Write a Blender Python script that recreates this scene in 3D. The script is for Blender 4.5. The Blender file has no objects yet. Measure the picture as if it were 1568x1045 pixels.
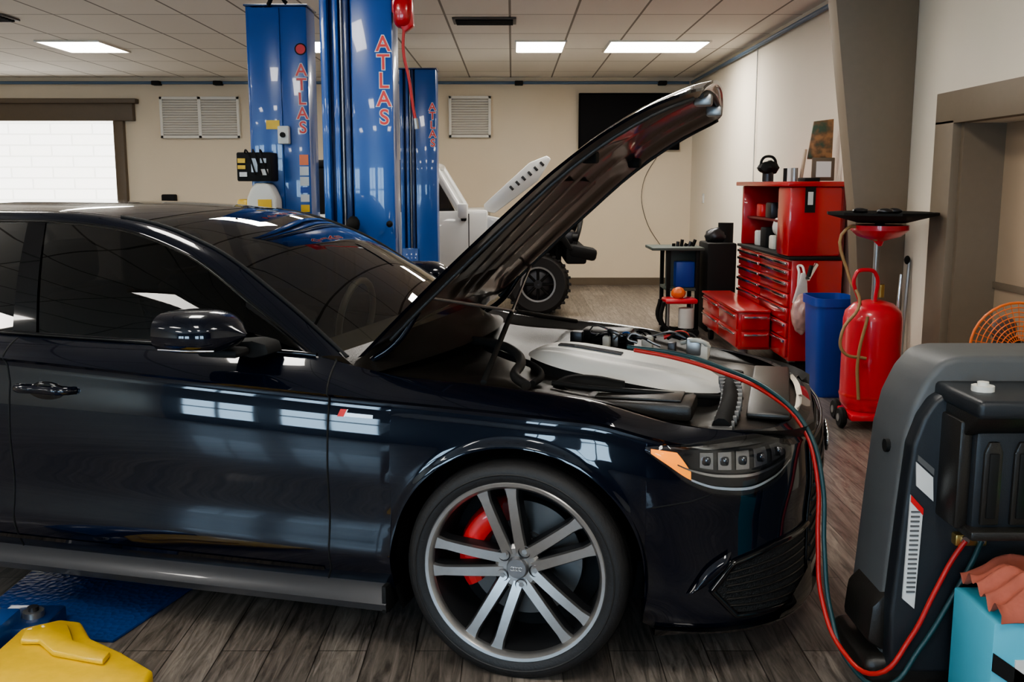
import bpy, bmesh, math, random
from math import pi, sin, cos, sqrt, radians, exp, atan2
from mathutils import Vector, Matrix
random.seed(4)
scene = bpy.context.scene
COL = scene.collection

# ------------------------------------------------------------------ materials
def newmat(name):
    m = bpy.data.materials.new(name); m.use_nodes = True
    nt = m.node_tree; nt.nodes.clear()
    out = nt.nodes.new('ShaderNodeOutputMaterial')
    return m, nt, out

def mat(name, col, rough=.5, metal=0, coat=0, emis=0, ecol=None, noise=0, nscale=20, bump=0, bscale=60, spec=.5):
    m, nt, out = newmat(name)
    b = nt.nodes.new('ShaderNodeBsdfPrincipled')
    nt.links.new(b.outputs[0], out.inputs[0])
    b.inputs['Base Color'].default_value = (*col, 1)
    b.inputs['Roughness'].default_value = rough
    b.inputs['Metallic'].default_value = metal
    b.inputs['Coat Weight'].default_value = coat
    b.inputs['Coat Roughness'].default_value = .03
    b.inputs['Specular IOR Level'].default_value = spec
    if emis:
        b.inputs['Emission Color'].default_value = (*(ecol or col), 1)
        b.inputs['Emission Strength'].default_value = emis
    tc = nt.nodes.new('ShaderNodeTexCoord')
    n = nt.nodes.new('ShaderNodeTexNoise'); n.inputs['Scale'].default_value = nscale
    n.inputs['Detail'].default_value = 4
    nt.links.new(tc.outputs['Object'], n.inputs['Vector'])
    if noise:
        mx = nt.nodes.new('ShaderNodeMix'); mx.data_type = 'RGBA'
        mx.inputs[6].default_value = (*[c * (1 - noise) for c in col], 1)
        mx.inputs[7].default_value = (*[min(1, c * (1 + noise)) for c in col], 1)
        nt.links.new(n.outputs['Fac'], mx.inputs[0])
        nt.links.new(mx.outputs[2], b.inputs['Base Color'])
    if bump:
        n2 = nt.nodes.new('ShaderNodeTexNoise'); n2.inputs['Scale'].default_value = bscale
        nt.links.new(tc.outputs['Object'], n2.inputs['Vector'])
        bp = nt.nodes.new('ShaderNodeBump'); bp.inputs['Strength'].default_value = bump
        bp.inputs['Distance'].default_value = .01
        nt.links.new(n2.outputs['Fac'], bp.inputs['Height'])
        nt.links.new(bp.outputs[0], b.inputs['Normal'])
    return m

def glassmat(name, tint, ior=1.5, boost=0.0):
    m, nt, out = newmat(name)
    t = nt.nodes.new('ShaderNodeBsdfTransparent'); t.inputs[0].default_value = (*tint, 1)
    g = nt.nodes.new('ShaderNodeBsdfGlossy'); g.inputs['Roughness'].default_value = .01
    g.inputs[0].default_value = (1, 1, 1, 1)
    f = nt.nodes.new('ShaderNodeFresnel'); f.inputs[0].default_value = ior
    add = nt.nodes.new('ShaderNodeMath'); add.operation = 'ADD'; add.inputs[1].default_value = boost
    add.use_clamp = True
    nt.links.new(f.outputs[0], add.inputs[0])
    mx = nt.nodes.new('ShaderNodeMixShader')
    nt.links.new(add.outputs[0], mx.inputs[0])
    nt.links.new(t.outputs[0], mx.inputs[1]); nt.links.new(g.outputs[0], mx.inputs[2])
    nt.links.new(mx.outputs[0], out.inputs[0])
    return m

def brickmat(name, c1, c2, mortar, w, h, msize, rot=(0, 0, 0), offset=.5, rough=.4, grain=0, coat=0, emis=0, loc=(0,0,0), bump=.0):
    m, nt, out = newmat(name)
    b = nt.nodes.new('ShaderNodeBsdfPrincipled'); nt.links.new(b.outputs[0], out.inputs[0])
    geo = nt.nodes.new('ShaderNodeNewGeometry')
    mp = nt.nodes.new('ShaderNodeMapping'); mp.inputs['Rotation'].default_value = rot
    mp.inputs['Location'].default_value = loc
    nt.links.new(geo.outputs['Position'], mp.inputs[0])
    br = nt.nodes.new('ShaderNodeTexBrick')
    br.offset = offset
    br.inputs['Scale'].default_value = 1
    br.inputs['Brick Width'].default_value = w
    br.inputs['Row Height'].default_value = h
    br.inputs['Mortar Size'].default_value = msize
    br.inputs['Mortar Smooth'].default_value = .1
    br.inputs['Color1'].default_value = (*c1, 1); br.inputs['Color2'].default_value = (*c2, 1)
    br.inputs['Mortar'].default_value = (*mortar, 1)
    nt.links.new(mp.outputs[0], br.inputs['Vector'])
    colout = br.outputs['Color']
    if grain:
        mp2 = nt.nodes.new('ShaderNodeMapping'); mp2.inputs['Scale'].default_value = (1.4, 16, 1)
        nt.links.new(mp.outputs[0], mp2.inputs[0])
        n = nt.nodes.new('ShaderNodeTexNoise'); n.inputs['Scale'].default_value = 2.2; n.inputs['Detail'].default_value = 7
        n.inputs['Roughness'].default_value = .65; n.inputs['Distortion'].default_value = 1.2
        nt.links.new(mp2.outputs[0], n.inputs['Vector'])
        rmp = nt.nodes.new('ShaderNodeValToRGB')
        rmp.color_ramp.elements[0].position = .35; rmp.color_ramp.elements[0].color = (1 - grain, 1 - grain, 1 - grain, 1)
        rmp.color_ramp.elements[1].position = .68; rmp.color_ramp.elements[1].color = (1 + grain, 1 + grain, 1 + grain, 1)
        nt.links.new(n.outputs['Fac'], rmp.inputs[0])
        mx = nt.nodes.new('ShaderNodeMix'); mx.data_type = 'RGBA'; mx.blend_type = 'MULTIPLY'; mx.inputs[0].default_value = 1
        nt.links.new(colout, mx.inputs[6]); nt.links.new(rmp.outputs[0], mx.inputs[7])
        colout = mx.outputs[2]
    nt.links.new(colout, b.inputs['Base Color'])
    b.inputs['Roughness'].default_value = rough
    b.inputs['Coat Weight'].default_value = coat
    if emis:
        nt.links.new(colout, b.inputs['Emission Color']); b.inputs['Emission Strength'].default_value = emis
    if bump:
        bp = nt.nodes.new('ShaderNodeBump'); bp.inputs['Strength'].default_value = bump; bp.inputs['Distance'].default_value = .01
        nt.links.new(br.outputs['Fac'], bp.inputs['Height']); bp.invert = True
        nt.links.new(bp.outputs[0], b.inputs['Normal'])
    return m

PAINT = mat('black_blue_paint', (.001, .0025, .008), .25, 0, 1, spec=.08)
PAINT2 = mat('gloss_black', (.003, .003, .004), .08, 0, 1, spec=.1)
PLAST = mat('satin_black_plastic', (.016, .014, .012), .36, 0, 0, bump=.1, bscale=200)
PLASTM = mat('matte_black_plastic', (.007, .007, .007), .7, spec=.3)
RUBBER = mat('tire_rubber', (.012, .011, .011), .6, bump=.15, bscale=120)
SEALR = mat('seal_rubber', (.02, .019, .018), .5)
SILVER = mat('machined_alloy', (.40, .39, .38), .30, .9, noise=.08, nscale=60)
GUNM = mat('gunmetal', (.06, .06, .065), .35, .8)
RIMD = mat('rim_barrel', (.08, .08, .085), .35, .8)
CHROME = mat('chrome', (.7, .7, .71), .12, 1)
STEEL = mat('steel', (.35, .35, .35), .35, .9)
REDP = mat('caliper_red', (.6, .012, .01), .35, 0, .5)
AMBER = mat('amber_reflector_glow', (1, .30, .02), .3, 0, 1, emis=1.0, ecol=(1, .32, .02))  # reflector is no lamp; added emission stands in for light it returns
LAMPIN = mat('lamp_chrome', (.45, .45, .46), .18, 1)
WHITEL = mat('drl_white', (.75, .78, .8), .25, 0, 1)
CLEAR = glassmat('clear_lens', (.95, .96, .97), 1.45, .0)
WSCREEN = glassmat('windshield_glass', (.78, .80, .73), 1.55, .06)
TINT = glassmat('tinted_glass', (.05, .047, .045), 1.33, .0)
LEATH = mat('seat_leather', (.07, .06, .05), .5, noise=.2)
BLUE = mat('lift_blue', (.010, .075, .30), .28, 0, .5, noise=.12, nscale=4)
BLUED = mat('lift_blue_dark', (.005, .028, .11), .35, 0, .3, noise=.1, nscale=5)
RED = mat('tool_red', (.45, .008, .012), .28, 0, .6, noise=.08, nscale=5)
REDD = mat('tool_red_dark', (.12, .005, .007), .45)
REDO = mat('drainer_red', (.64, .018, .035), .35, 0, .5)
WHITE = mat('white_paint', (.62, .62, .60), .3, 0, .5)
WHITEP = mat('white_plastic', (.65, .64, .58), .45)
YEL = mat('safety_yellow', (.70, .44, .015), .4, 0, .3, noise=.15, nscale=25, bump=.1, bscale=30)
DKGRAY = mat('dark_gray_plastic', (.014, .017, .021), .42, bump=.08, bscale=300)
MGRAY = mat('gray_plastic', (.085, .088, .09), .5, noise=.08, bump=.05, bscale=300)
BINB = mat('bin_blue', (.01, .05, .32), .4)
CYAN = mat('box_cyan', (.09, .42, .55), .45, noise=.05)
RAG = mat('rag_red', (.36, .10, .065), .85, noise=.2, nscale=30, bump=.3, bscale=40)
ORANGE = mat('fan_orange', (.75, .16, .03), .4)
GREEN = mat('green_fluid_glow', (.04, .80, .12), .3, emis=.4)  # fluid gives no light itself; slight emission added to brighten it
BRASS = mat('brass', (.5, .34, .12), .3, .9)
PAPER = mat('label_white', (.62, .62, .60), .5)
PRINT = mat('label_print', (.10, .10, .10), .6)
PRINTR = mat('label_red', (.6, .02, .02), .5)
TRIM = mat('trim_brown', (.20, .155, .11), .55, noise=.06)
TRIMD = mat('trim_brown_dark', (.12, .088, .058), .55, noise=.06)
WALL = mat('wall_beige', (.69, .59, .45), .75, noise=.03, nscale=2, bump=.05, bscale=80)
WALLR = mat('wall_cream', (.75, .68, .57), .75, noise=.03, nscale=2, bump=.05, bscale=80)
WALLF = mat('wall_front_darkened', (.022, .024, .030), .8, noise=.03, nscale=2)  # unseen wall behind the camera, darkened to keep reflections in the car dark
DOORM = mat('door_brown', (.40, .30, .21), .5, noise=.04, nscale=3)
SCREEN = mat('tv_black', (.004, .003, .004), .5, 0, 0, spec=.1)
VENT = mat('vent_metal', (.70, .67, .61), .5)
VENTD = mat('vent_dark', (.10, .09, .08), .6)
VENTB = mat('vent_back', (.32, .29, .25), .7)
LIGHT = mat('troffer_diffuser', (1, .97, .9), .5, emis=27, ecol=(1, .95, .87))
DAY = mat('window_daylight', (.8, .9, 1), .5, emis=17, ecol=(.52, .76, 1))
COND = mat('conduit_bluegray', (.12, .18, .26), .5)
LRED = mat('letter_red', (.6, .03, .02), .4)

# ------------------------------------------------------------------ helpers
def interp(tab):
    xs = [t[0] for t in tab]; ys = [t[1] for t in tab]; n = len(xs)
    d = [(ys[i + 1] - ys[i]) / (xs[i + 1] - xs[i]) for i in range(n - 1)]
    m = [d[0]] + [0 if d[i - 1] * d[i] <= 0 else 2 * d[i - 1] * d[i] / (d[i - 1] + d[i]) for i in range(1, n - 1)] + [d[-1]]
    def f(x):
        if x <= xs[0]: return ys[0]
        if x >= xs[-1]: return ys[-1]
        i = 0
        while x > xs[i + 1]: i += 1
        hh = xs[i + 1] - xs[i]; t = (x - xs[i]) / hh
        return ((1 + 2 * t) * (1 - t) ** 2 * ys[i] + t * (1 - t) ** 2 * hh * m[i] + t * t * (3 - 2 * t) * ys[i + 1] + t * t * (t - 1) * hh * m[i + 1])
    return f

def smooth01(a, b, x):
    t = max(0, min(1, (x - a) / (b - a))); return t * t * (3 - 2 * t)

def E(name, loc=(0, 0, 0), rz=0):
    e = bpy.data.objects.new(name, None); COL.objects.link(e)
    e.location = loc; e.rotation_euler = (0, 0, rz); e.empty_display_size = .2
    return e

def put(name, me, parent=None, world=False):
    o = bpy.data.objects.new(name, me); COL.objects.link(o)
    if parent is not None:
        o.parent = parent
        if world: o.location = -parent.location
    return o

WORLD = True
def mk(name, verts, faces, mats, parent=None, smooth=None, fm=None, world=WORLD):
    me = bpy.data.meshes.new(name); me.from_pydata([tuple(v) for v in verts], [], faces)
    if not isinstance(mats, (list, tuple)): mats = [mats]
    for m in mats: me.materials.append(m)
    if fm:
        for i, k in enumerate(fm): me.polygons[i].material_index = k
    me.update()
    if smooth is not None:
        me.polygons.foreach_set('use_smooth', [True] * len(me.polygons))
        me.set_sharp_from_angle(angle=radians(smooth))
    return put(name, me, parent, world and parent is not None)

def frombm(name, bm, m, parent, smooth=None, world=WORLD):
    me = bpy.data.meshes.new(name); bm.to_mesh(me); bm.free(); me.materials.append(m)
    if smooth is not None:
        me.polygons.foreach_set('use_smooth', [True] * len(me.polygons))
        me.set_sharp_from_angle(angle=radians(smooth))
    return put(name, me, parent, world and parent is not None)

def box(name, x0, x1, y0, y1, z0, z1, m, parent=None, bev=.004, seg=2, rot=None, world=WORLD):
    bm = bmesh.new(); bmesh.ops.create_cube(bm, size=1)
    sx, sy, sz = abs(x1 - x0), abs(y1 - y0), abs(z1 - z0)
    bmesh.ops.scale(bm, vec=(sx, sy, sz), verts=bm.verts)
    b = min(bev, .45 * min(sx, sy, sz))
    if b > 0: bmesh.ops.bevel(bm, geom=bm.edges[:], offset=b, segments=seg, affect='EDGES', profile=.5)
    if rot: bmesh.ops.rotate(bm, matrix=Matrix.Rotation(rot[1], 3, rot[0]), verts=bm.verts)
    bmesh.ops.translate(bm, vec=((x0 + x1) / 2, (y0 + y1) / 2, (z0 + z1) / 2), verts=bm.verts)
    return frombm(name, bm, m, parent, 40, world)

def poly(name, pts, axis, a0, a1, m, parent=None, bev=.004, seg=2, world=WORLD, smooth=35):
    def P(p, a):
        return {'y': (p[0], a, p[1]), 'x': (a, p[0], p[1]), 'z': (p[0], p[1], a)}[axis]
    bm = bmesh.new()
    v0 = [bm.verts.new(P(p, a0)) for p in pts]; v1 = [bm.verts.new(P(p, a1)) for p in pts]
    n = len(pts)
    bm.faces.new(v0); bm.faces.new(v1[::-1])
    for i in range(n): bm.faces.new((v0[i], v1[i], v1[(i + 1) % n], v0[(i + 1) % n]))
    bmesh.ops.recalc_face_normals(bm, faces=bm.faces)
    if bev > 0: bmesh.ops.bevel(bm, geom=bm.edges[:], offset=bev, segments=seg, affect='EDGES', profile=.5)
    return frombm(name, bm, m, parent, smooth, world)

def tube(name, pts, r, m, parent=None, world=WORLD, cyc=False, straight=False, res=6):
    cu = bpy.data.curves.new(name, 'CURVE'); cu.dimensions = '3D'; cu.bevel_depth = r; cu.bevel_resolution = 3
    cu.resolution_u = res; cu.use_fill_caps = True
    if straight:
        sp = cu.splines.new('POLY'); sp.points.add(len(pts) - 1)
        for i, p in enumerate(pts): sp.points[i].co = (*p, 1)
    else:
        sp = cu.splines.new('BEZIER'); sp.bezier_points.add(len(pts) - 1)
        for i, p in enumerate(pts):
            bp = sp.bezier_points[i]; bp.co = p; bp.handle_left_type = bp.handle_right_type = 'AUTO'
    sp.use_cyclic_u = cyc
    ob = bpy.data.objects.new(name + '_c', cu); COL.objects.link(ob)
    bpy.context.view_layer.update()
    me = bpy.data.meshes.new_from_object(ob)
    bpy.data.objects.remove(ob)
    me.name = name
    me.materials.clear(); me.materials.append(m)
    me.polygons.foreach_set('use_smooth', [True] * len(me.polygons))
    return put(name, me, parent, world and parent is not None)

def text(name, s, size, m, loc, rot=(pi / 2, 0, 0), parent=None, ext=.001, world=WORLD, bold=0, align='CENTER'):
    cu = bpy.data.curves.new(name, 'FONT'); cu.body = s; cu.size = size; cu.extrude = ext; cu.offset = bold
    cu.align_x = align; cu.align_y = 'CENTER'
    ob = bpy.data.objects.new(name + '_c', cu); COL.objects.link(ob)
    bpy.context.view_layer.update()
    me = bpy.data.meshes.new_from_object(ob); bpy.data.objects.remove(ob)
    me.materials.clear(); me.materials.append(m)
    me.transform(Matrix.Translation(loc) @ Matrix.Rotation(rot[2], 4, 'Z') @ Matrix.Rotation(rot[1], 4, 'Y') @ Matrix.Rotation(rot[0], 4, 'X'))
    return put(name, me, parent, world and parent is not None)

def lathe(name, prof, axis, c, m, parent=None, n=48, a0=0, a1=2 * pi, world=WORLD, smooth=35, sx=1):
    full = abs((a1 - a0) - 2 * pi) < 1e-6
    cnt = n if full else n + 1
    V = []; F = []
    for i in range(cnt):
        t = a0 + (a1 - a0) * i / n
        for r, a in prof:
            if axis == 'z': V.append((c[0] + r * cos(t) * sx, c[1] + r * sin(t), c[2] + a))
            elif axis == 'y': V.append((c[0] + r * cos(t), c[1] + a, c[2] + r * sin(t)))
            else: V.append((c[0] + a, c[1] + r * cos(t), c[2] + r * sin(t)))
    k = len(prof)
    for i in range(n):
        j = (i + 1) % cnt
        for q in range(k - 1):
            F.append((i * k + q, j * k + q, j * k + q + 1, i * k + q + 1))
    return mk(name, V, F, m, parent, smooth, world=world)

def cylr(name, p0, p1, r, m, parent=None, world=WORLD):
    return tube(name, [p0, p1], r, m, parent, world, straight=True)

def grid(name, P, m, parent=None, mirror=False, smooth=30, world=WORLD):
    R = len(P); C = len(P[0]); V = [tuple(p) for row in P for p in row]; F = []
    for i in range(R - 1):
        for j in range(C - 1):
            F.append((i * C + j, (i + 1) * C + j, (i + 1) * C + j + 1, i * C + j + 1))
    if mirror:
        n = len(V); V2 = [(v[0], -v[1], v[2]) for v in V]; F2 = [tuple(n + k for k in f[::-1]) for f in F]
        V += V2; F += F2
    return mk(name, V, F, m, parent, smooth, world=world)

def blob(name, c, s, m, parent=None, sub=3, jit=0, seed=0, world=WORLD, power=1):
    bm = bmesh.new(); bmesh.ops.create_icosphere(bm, subdivisions=sub, radius=1)
    rnd = random.Random(seed); ph = [rnd.uniform(0, 6) for _ in range(6)]
    for v in bm.verts:
        x, y, z = v.co
        if power != 1:
            x, y, z = [math.copysign(abs(q) ** power, q) for q in (x, y, z)]
        d = 1 + jit * (sin(4 * x + ph[0]) * sin(5 * y + ph[1]) + .6 * sin(9 * z + ph[2]) * sin(8 * x + ph[3]) + .4 * sin(14 * y + ph[4]))
        v.co = (c[0] + x * s[0] * d, c[1] + y * s[1] * d, c[2] + z * s[2] * d)
    return frombm(name, bm, m, parent, 60, world)

def rng(a, b, n): return [a + (b - a) * k / n for k in range(n + 1)]

# ------------------------------------------------------------------ room
H = 3.06; XR = 2.67; XL = -9.3; YB = 15.2; YF = -4.2
FLOOR = brickmat('floor_planks', (.215, .185, .160), (.125, .106, .091), (.035, .03, .025), 1.25, .16, .0022, rot=(0, 0, pi / 2), rough=.36, grain=.6, coat=.1)
CEIL = brickmat('ceiling_tiles', (.76, .725, .67), (.72, .685, .63), (.22, .20, .175), 1.2, .6, .011, rot=(0, 0, pi / 2), offset=0, rough=.8, loc=(0, .02, 0), bump=.3)
BRICKD = brickmat('roller_door_daylight', (1, .97, .90), (1, .98, .93), (.78, .77, .71), .62, .16, .012, rot=(pi / 2, 0, 0), rough=.5, emis=3.0)
def slab(name, x0, x1, y0, y1, z0, z1, m): return box(name, x0, x1, y0, y1, z0, z1, m, None, 0)
slab('floor', XL - .1, 3.2, YF - .1, YB + .1, -.1, 0, FLOOR)
slab('ceiling', XL - .1, 3.2, YF - .1, YB + .1, H, H + .1, CEIL)
slab('wall_back', XL - .1, 3.2, YB, YB + .15, 0, H, WALL)
slab('wall_left', XL - .15, XL, YF, YB, 0, H, WALL)
slab('wall_front', XL - .1, 3.2, YF - .15, YF, 0, H, WALLF)
rw = E('wall_right', (XR, 6, 0))
box('wall_far', XR, XR + .3, 6.10, YB, 0, H, WALLR, rw, 0)
box('wall_near', XR, XR + .3, YF, 4.2, 0, H, WALLR, rw, 0)
box('wall_over_door', XR, XR + .3, 4.2, 6.10, 1.88, H, WALLR, rw, 0)
d = E('door_1', (2.94, 5.1, 0))
box('door_leaf', 2.92, 2.97, 4.2, 6.1, 0, 1.88, DOORM, d, 0)
box('door_rail', 2.905, 2.92, 4.2, 6.1, .9, .94, TRIM, d, .003)
box('jamb_face', 2.67, 2.92, 6.06, 6.1, 0, 1.88, TRIM, d, 0)
t = E('trim_1', (2.66, 6.2, 0))
box('jamb', 2.62, 2.70, 6.10, 6.36, 0, 1.9, TRIM, t, .004)
box('header', 2.62, 2.70, 4.0, 6.36, 1.88, 2.07, TRIM, t, .004)
box('jamb_near', 2.62, 2.70, 4.0, 4.2, 0, 1.9, TRIM, t, .004)
t = E('window_1', (-6.7, 15.15, 0))
box('daylight_panel', -9.0, -5.87, 15.16, 15.199, .1, 2.43, BRICKD, t, 0)
t = E('trim_2', (-6.7, 15.1, 0))
box('header', -9.2, -5.56, 15.08, 15.198, 2.43, 2.68, TRIMD, t, .01)
box('header_cap', -9.2, -5.50, 15.04, 15.198, 2.68, 2.75, TRIMD, t, .01)
box('jamb', -5.87, -5.72, 15.10, 15.198, 0, 2.43, TRIMD, t, .01)
slab('baseboard_back', -5.7, 2.66, 15.17, 15.199, 0, .11, TRIMD)
slab('baseboard_right', 2.64, 2.669, 7.1, 15.1, 0, .11, TRIMD)
t = E('trim_3', (0, 15.1, 2.9))
cylr('conduit_back', (-9, 15.16, 2.98), (2.6, 15.16, 2.98), .022, COND, t)
cylr('conduit_right', (2.63, 15.1, 2.98), (2.63, 7.2, 2.98), .022, COND, t)
cylr('conduit_drop', (2.65, 11.2, 2.98), (2.65, 11.2, .3), .008, PAPER, t)
for i, x in enumerate((-5.2, -4.3, .1, 2.2)):
    box('bracket_%d' % i, x - .06, x + .06, 15.05, 15.19, 2.94, 3.0, PLASTM, t, .01)
poly('support_column', [(2.12, H - .002), (2.12, 2.72), (2.32, 1.31), (2.44, .0), (2.668, .0), (2.668, H - .002)], 'y', 6.85, 7.02, TRIM, None, .004)
n = 3
for x0, x1 in ((-8.9, -7.5), (-7.1, -5.6), (-3.2, -1.9), (-1.4, -.1)):
    w = E('window_%d' % n, ((x0 + x1) / 2, YF + .03, 1.6)); n += 1
    box('pane', x0, x1, YF + .002, YF + .02, .75, 2.15, DAY, w, 0)
    for k in range(3):
        xx = x0 + (x1 - x0) * k / 2
        box('mullion_%d' % k, xx - .03, xx + .03, YF + .002, YF + .06, .72, 2.18, TRIMD, w, .004)
    for k, zz in enumerate((.72, 1.45, 2.15)):
        box('rail_%d' % k, x0, x1, YF + .002, YF + .055, zz, zz + .05, TRIMD, w, .004)
def troffer(x0, x1, y0, y1):
    e = E('ceiling_light', ((x0 + x1) / 2, (y0 + y1) / 2, H))
    box('diffuser', x0, x1, y0, y1, H - .012, H - .004, LIGHT, e, 0)
    for k, (a, b, c2, d2) in enumerate(((x0 - .02, x0, y0 - .02, y1 + .02), (x1, x1 + .02, y0 - .02, y1 + .02), (x0, x1, y0 - .02, y0), (x0, x1, y1, y1 + .02))):
        box('frame_%d' % k, a, b, c2, d2, H - .02, H - .001, VENT, e, .002)
for x0, x1 in ((-5.17, -4.5), (-2.33, -1.7), (.05, .58), (1.08, 2.15)):
    troffer(x0, x1, 11.3, 12.2)
for yy in (7.2, 3.9, .6, -2.4):
    for x0 in (-7.0, -4.4, -1.9, .6):
        troffer(x0, x0 + .56, yy, yy + .8)
def cvent(x, y):
    e = E('ceiling_vent', (x, y, H))
    box('frame', x - .3, x + .3, y - .17, y + .17, H - .02, H - .003, VENTD, e, .003)
    for k in range(5): box('slat_%d' % k, x - .27, x + .27, y - .14 + k * .06, y - .12 + k * .06, H - .035, H - .02, PLASTM, e, .002)
cvent(-4.95, 9.7); cvent(-.26, 9.9)
def wvent(x0, x1, z0, z1, split):
    e = E('wall_vent', ((x0 + x1) / 2, 15.18, z0))
    box('frame', x0, x1, 15.165, 15.199, z0, z1, VENT, e, .004)
    parts = [(x0 + .04, (x0 + x1) / 2 - .02), ((x0 + x1) / 2 + .02, x1 - .04)] if split else [(x0 + .04, x1 - .04)]
    for q, (a, b) in enumerate(parts):
        box('dark_%d' % q, a, b, 15.155, 15.17, z0 + .04, z1 - .04, VENTB, e, 0)
        k = z0 + .06
        while k < z1 - .05:
            box('slat', a, b, 15.13, 15.16, k, k + .018, VENT, e, 0, rot=('X', .6)); k += .036
    for q, (a, b) in enumerate(((x0, x0 + .04), (x1 - .04, x1))):
        box('frame_side_%d' % q, a, b, 15.12, 15.165, z0, z1, VENT, e, .004)
    if split: box('frame_mid', (x0 + x1) / 2 - .025, (x0 + x1) / 2 + .025, 15.12, 15.165, z0, z1, VENT, e, .004)
    for q, (a, b) in enumerate(((z0, z0 + .04), (z1 - .04, z1))):
        box('frame_rail_%d' % q, x0, x1, 15.12, 15.165, a, b, VENT, e, .004)
wvent(-5.18, -4.01, 2.18, 2.78, True)
wvent(-.93, -.31, 2.19, 2.79, False)
e = E('wall_tv', (1.7, 15.15, 2.0))
box('panel', .98, 2.47, 15.10, 15.16, 2.01, 2.83, SCREEN, e, .01)
box('screen', 1.01, 2.44, 15.096, 15.1, 2.05, 2.80, SCREEN, e, 0)
box('mount', 1.5, 1.9, 15.16, 15.199, 2.2, 2.6, PLASTM, e, 0)
tube('cable', [(2.2, 15.17, 2.0), (1.95, 15.17, 1.5), (2.0, 15.17, 1.0), (2.3, 15.17, .5)], .004, PLAST, e)

# ------------------------------------------------------------------ CAR
A15 = radians(15)
car = E('car', (.266, 3.822, 0), -A15)
CW = False
FC, RC = -.025, -2.935     # axle positions
WZ, AZ, Ra = .343, .342, .398

plan = [(-4.0, 0), (-3.985, .3), (-3.94, .55), (-3.85, .70), (-3.70, .81), (-3.4, .885), (-2.91, .92), (-2.4, .93), (-1.75, .935), (-1.1, .933), (-.63, .93), (-.3, .928), (0, .925), (.18, .912),
        (.36, .885), (.50, .845), (.62, .79), (.72, .715), (.79, .625), (.84, .51), (.872, .37), (.893, .19), (.90, 0)]
ss = [0]
for i in range(1, len(plan)):
    ss.append(ss[-1] + sqrt((plan[i][0] - plan[i - 1][0]) ** 2 + (plan[i][1] - plan[i - 1][1]) ** 2))
s_at0 = ss[[p[0] for p in plan].index(0)]
ss = [s - s_at0 for s in ss]
fu = interp([(s, p[0]) for s, p in zip(ss, plan)]); fw = interp([(s, p[1]) for s, p in zip(ss, plan)])
S0, S1 = ss[0], ss[-1]
def s_of_u(u):
    a, b = S0, S1
    for _ in range(40):
        m_ = (a + b) / 2
        if fu(m_) < u: a = m_
        else: b = m_
    return a
zc_t = interp([(-4.2, .96), (-2.9, .965), (-1.89, .935), (-.63, .872), (.2, .832), (.38, .79), (.5, .762), (.7, .735), (1.2, .71)])
zt_t = interp([(-4.3, 1.0), (-3.5, 1.02), (-2.5, 1.01), (-1.7, .995), (-.75, .972), (-.60, .945), (-.45, .918), (-.17, .902), (.18, .872), (.38, .825), (.5, .803), (.70, .785), (1.0, .768), (2, .762)])
zb_t = interp([(-4.3, .30), (-3.4, .24), (-2.5, .24), (-.45, .24), (.35, .20), (.45, .165), (.7, .15), (1.6, .15)])
lowS = interp([(0, .045), (.07, .022), (.14, .004), (.20, -.002), (.27, .004), (.36, .010), (.48, .006), (.62, .0), (.78, .005), (.90, .016), (.975, .026), (1, .012)])
upS = interp([(0, .012), (.12, .020), (.45, .05), (.8, .098), (1, .135)])
lowB = interp([(0, .07), (.05, .012), (.12, .0), (.3, .008), (.55, .010), (.75, .004), (.9, .010), (1, .016)])
upB = interp([(0, .016), (.5, .04), (1, .075)])
def arcR(u, z):
    return min(sqrt((u - c) ** 2 + (z - AZ) ** 2) for c in (FC, RC))
def inset(s, z):
    zb, zc, zt = zb_t(s), zc_t(s), zt_t(s)
    b = smooth01(.30, .62, s) + (1 - smooth01(-3.9, -3.6, s))
    if z <= zc:
        v = max(0, (z - zb) / (zc - zb)); i = lowS(v) * (1 - b) + lowB(v) * b
    else:
        v = min(1, (z - zc) / (zt - zc)); i = upS(v) * (1 - b) + upB(v) * b
    r = arcR(fu(s), z)
    i -= .008 * exp(-((r - Ra) / .022) ** 2)
    return i
def bp(s, z, off=0):
    u, w = fu(s), fw(s); e_ = .01
    du, dw = fu(s + e_) - fu(s - e_), fw(s + e_) - fw(s - e_)
    L = sqrt(du * du + dw * dw) or 1
    nu, nw = -dw / L, du / L
    if s > S1 - .02: nu, nw = 1, 0
    if s < S0 + .02: nu, nw = -1, 0
    d_ = off - inset(s, z)
    return (u + nu * d_, -(max(0, w + nw * d_)), z)
def zbe(s):
    u = fu(s); z = zb_t(s)
    for c in (FC, RC):
        if abs(u - c) < Ra: z = AZ + sqrt(max(0, Ra * Ra - (u - c) ** 2))
    return z
cols = []
s = S0
while s < S1:
    cols.append(s); s += .03
cols.append(S1)
for c in (FC, RC):
    cols = [q for q in cols if abs(fu(q) - c) > Ra + .012]
    for k in range(49):
        cols.append(s_of_u(c + (Ra - 1e-4) * -cos(pi * k / 48)))
    cols += [s_of_u(c - Ra - .0005), s_of_u(c + Ra + .0005)]
cols.sort()
P = []
for s in cols:
    zb = zbe(s); zc = zc_t(s); zt = zt_t(s)
    zs = [zb + (zc - .022 - zb) * t / 34 for t in range(35)] + [zc - .012, zc - .005, zc, zc + .005, zc + .012]
    zs += [zc + .012 + (zt - zc - .012) * t / 8 for t in range(1, 9)]
    row = [bp(s, zb, -.055)] + [bp(s, z) for z in zs] + [bp(s, zt, -.02)[:2] + (zt - .004,)]
    P.append(row)
grid('body_side', P, PAINT, car, mirror=True, smooth=28, world=CW)

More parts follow.
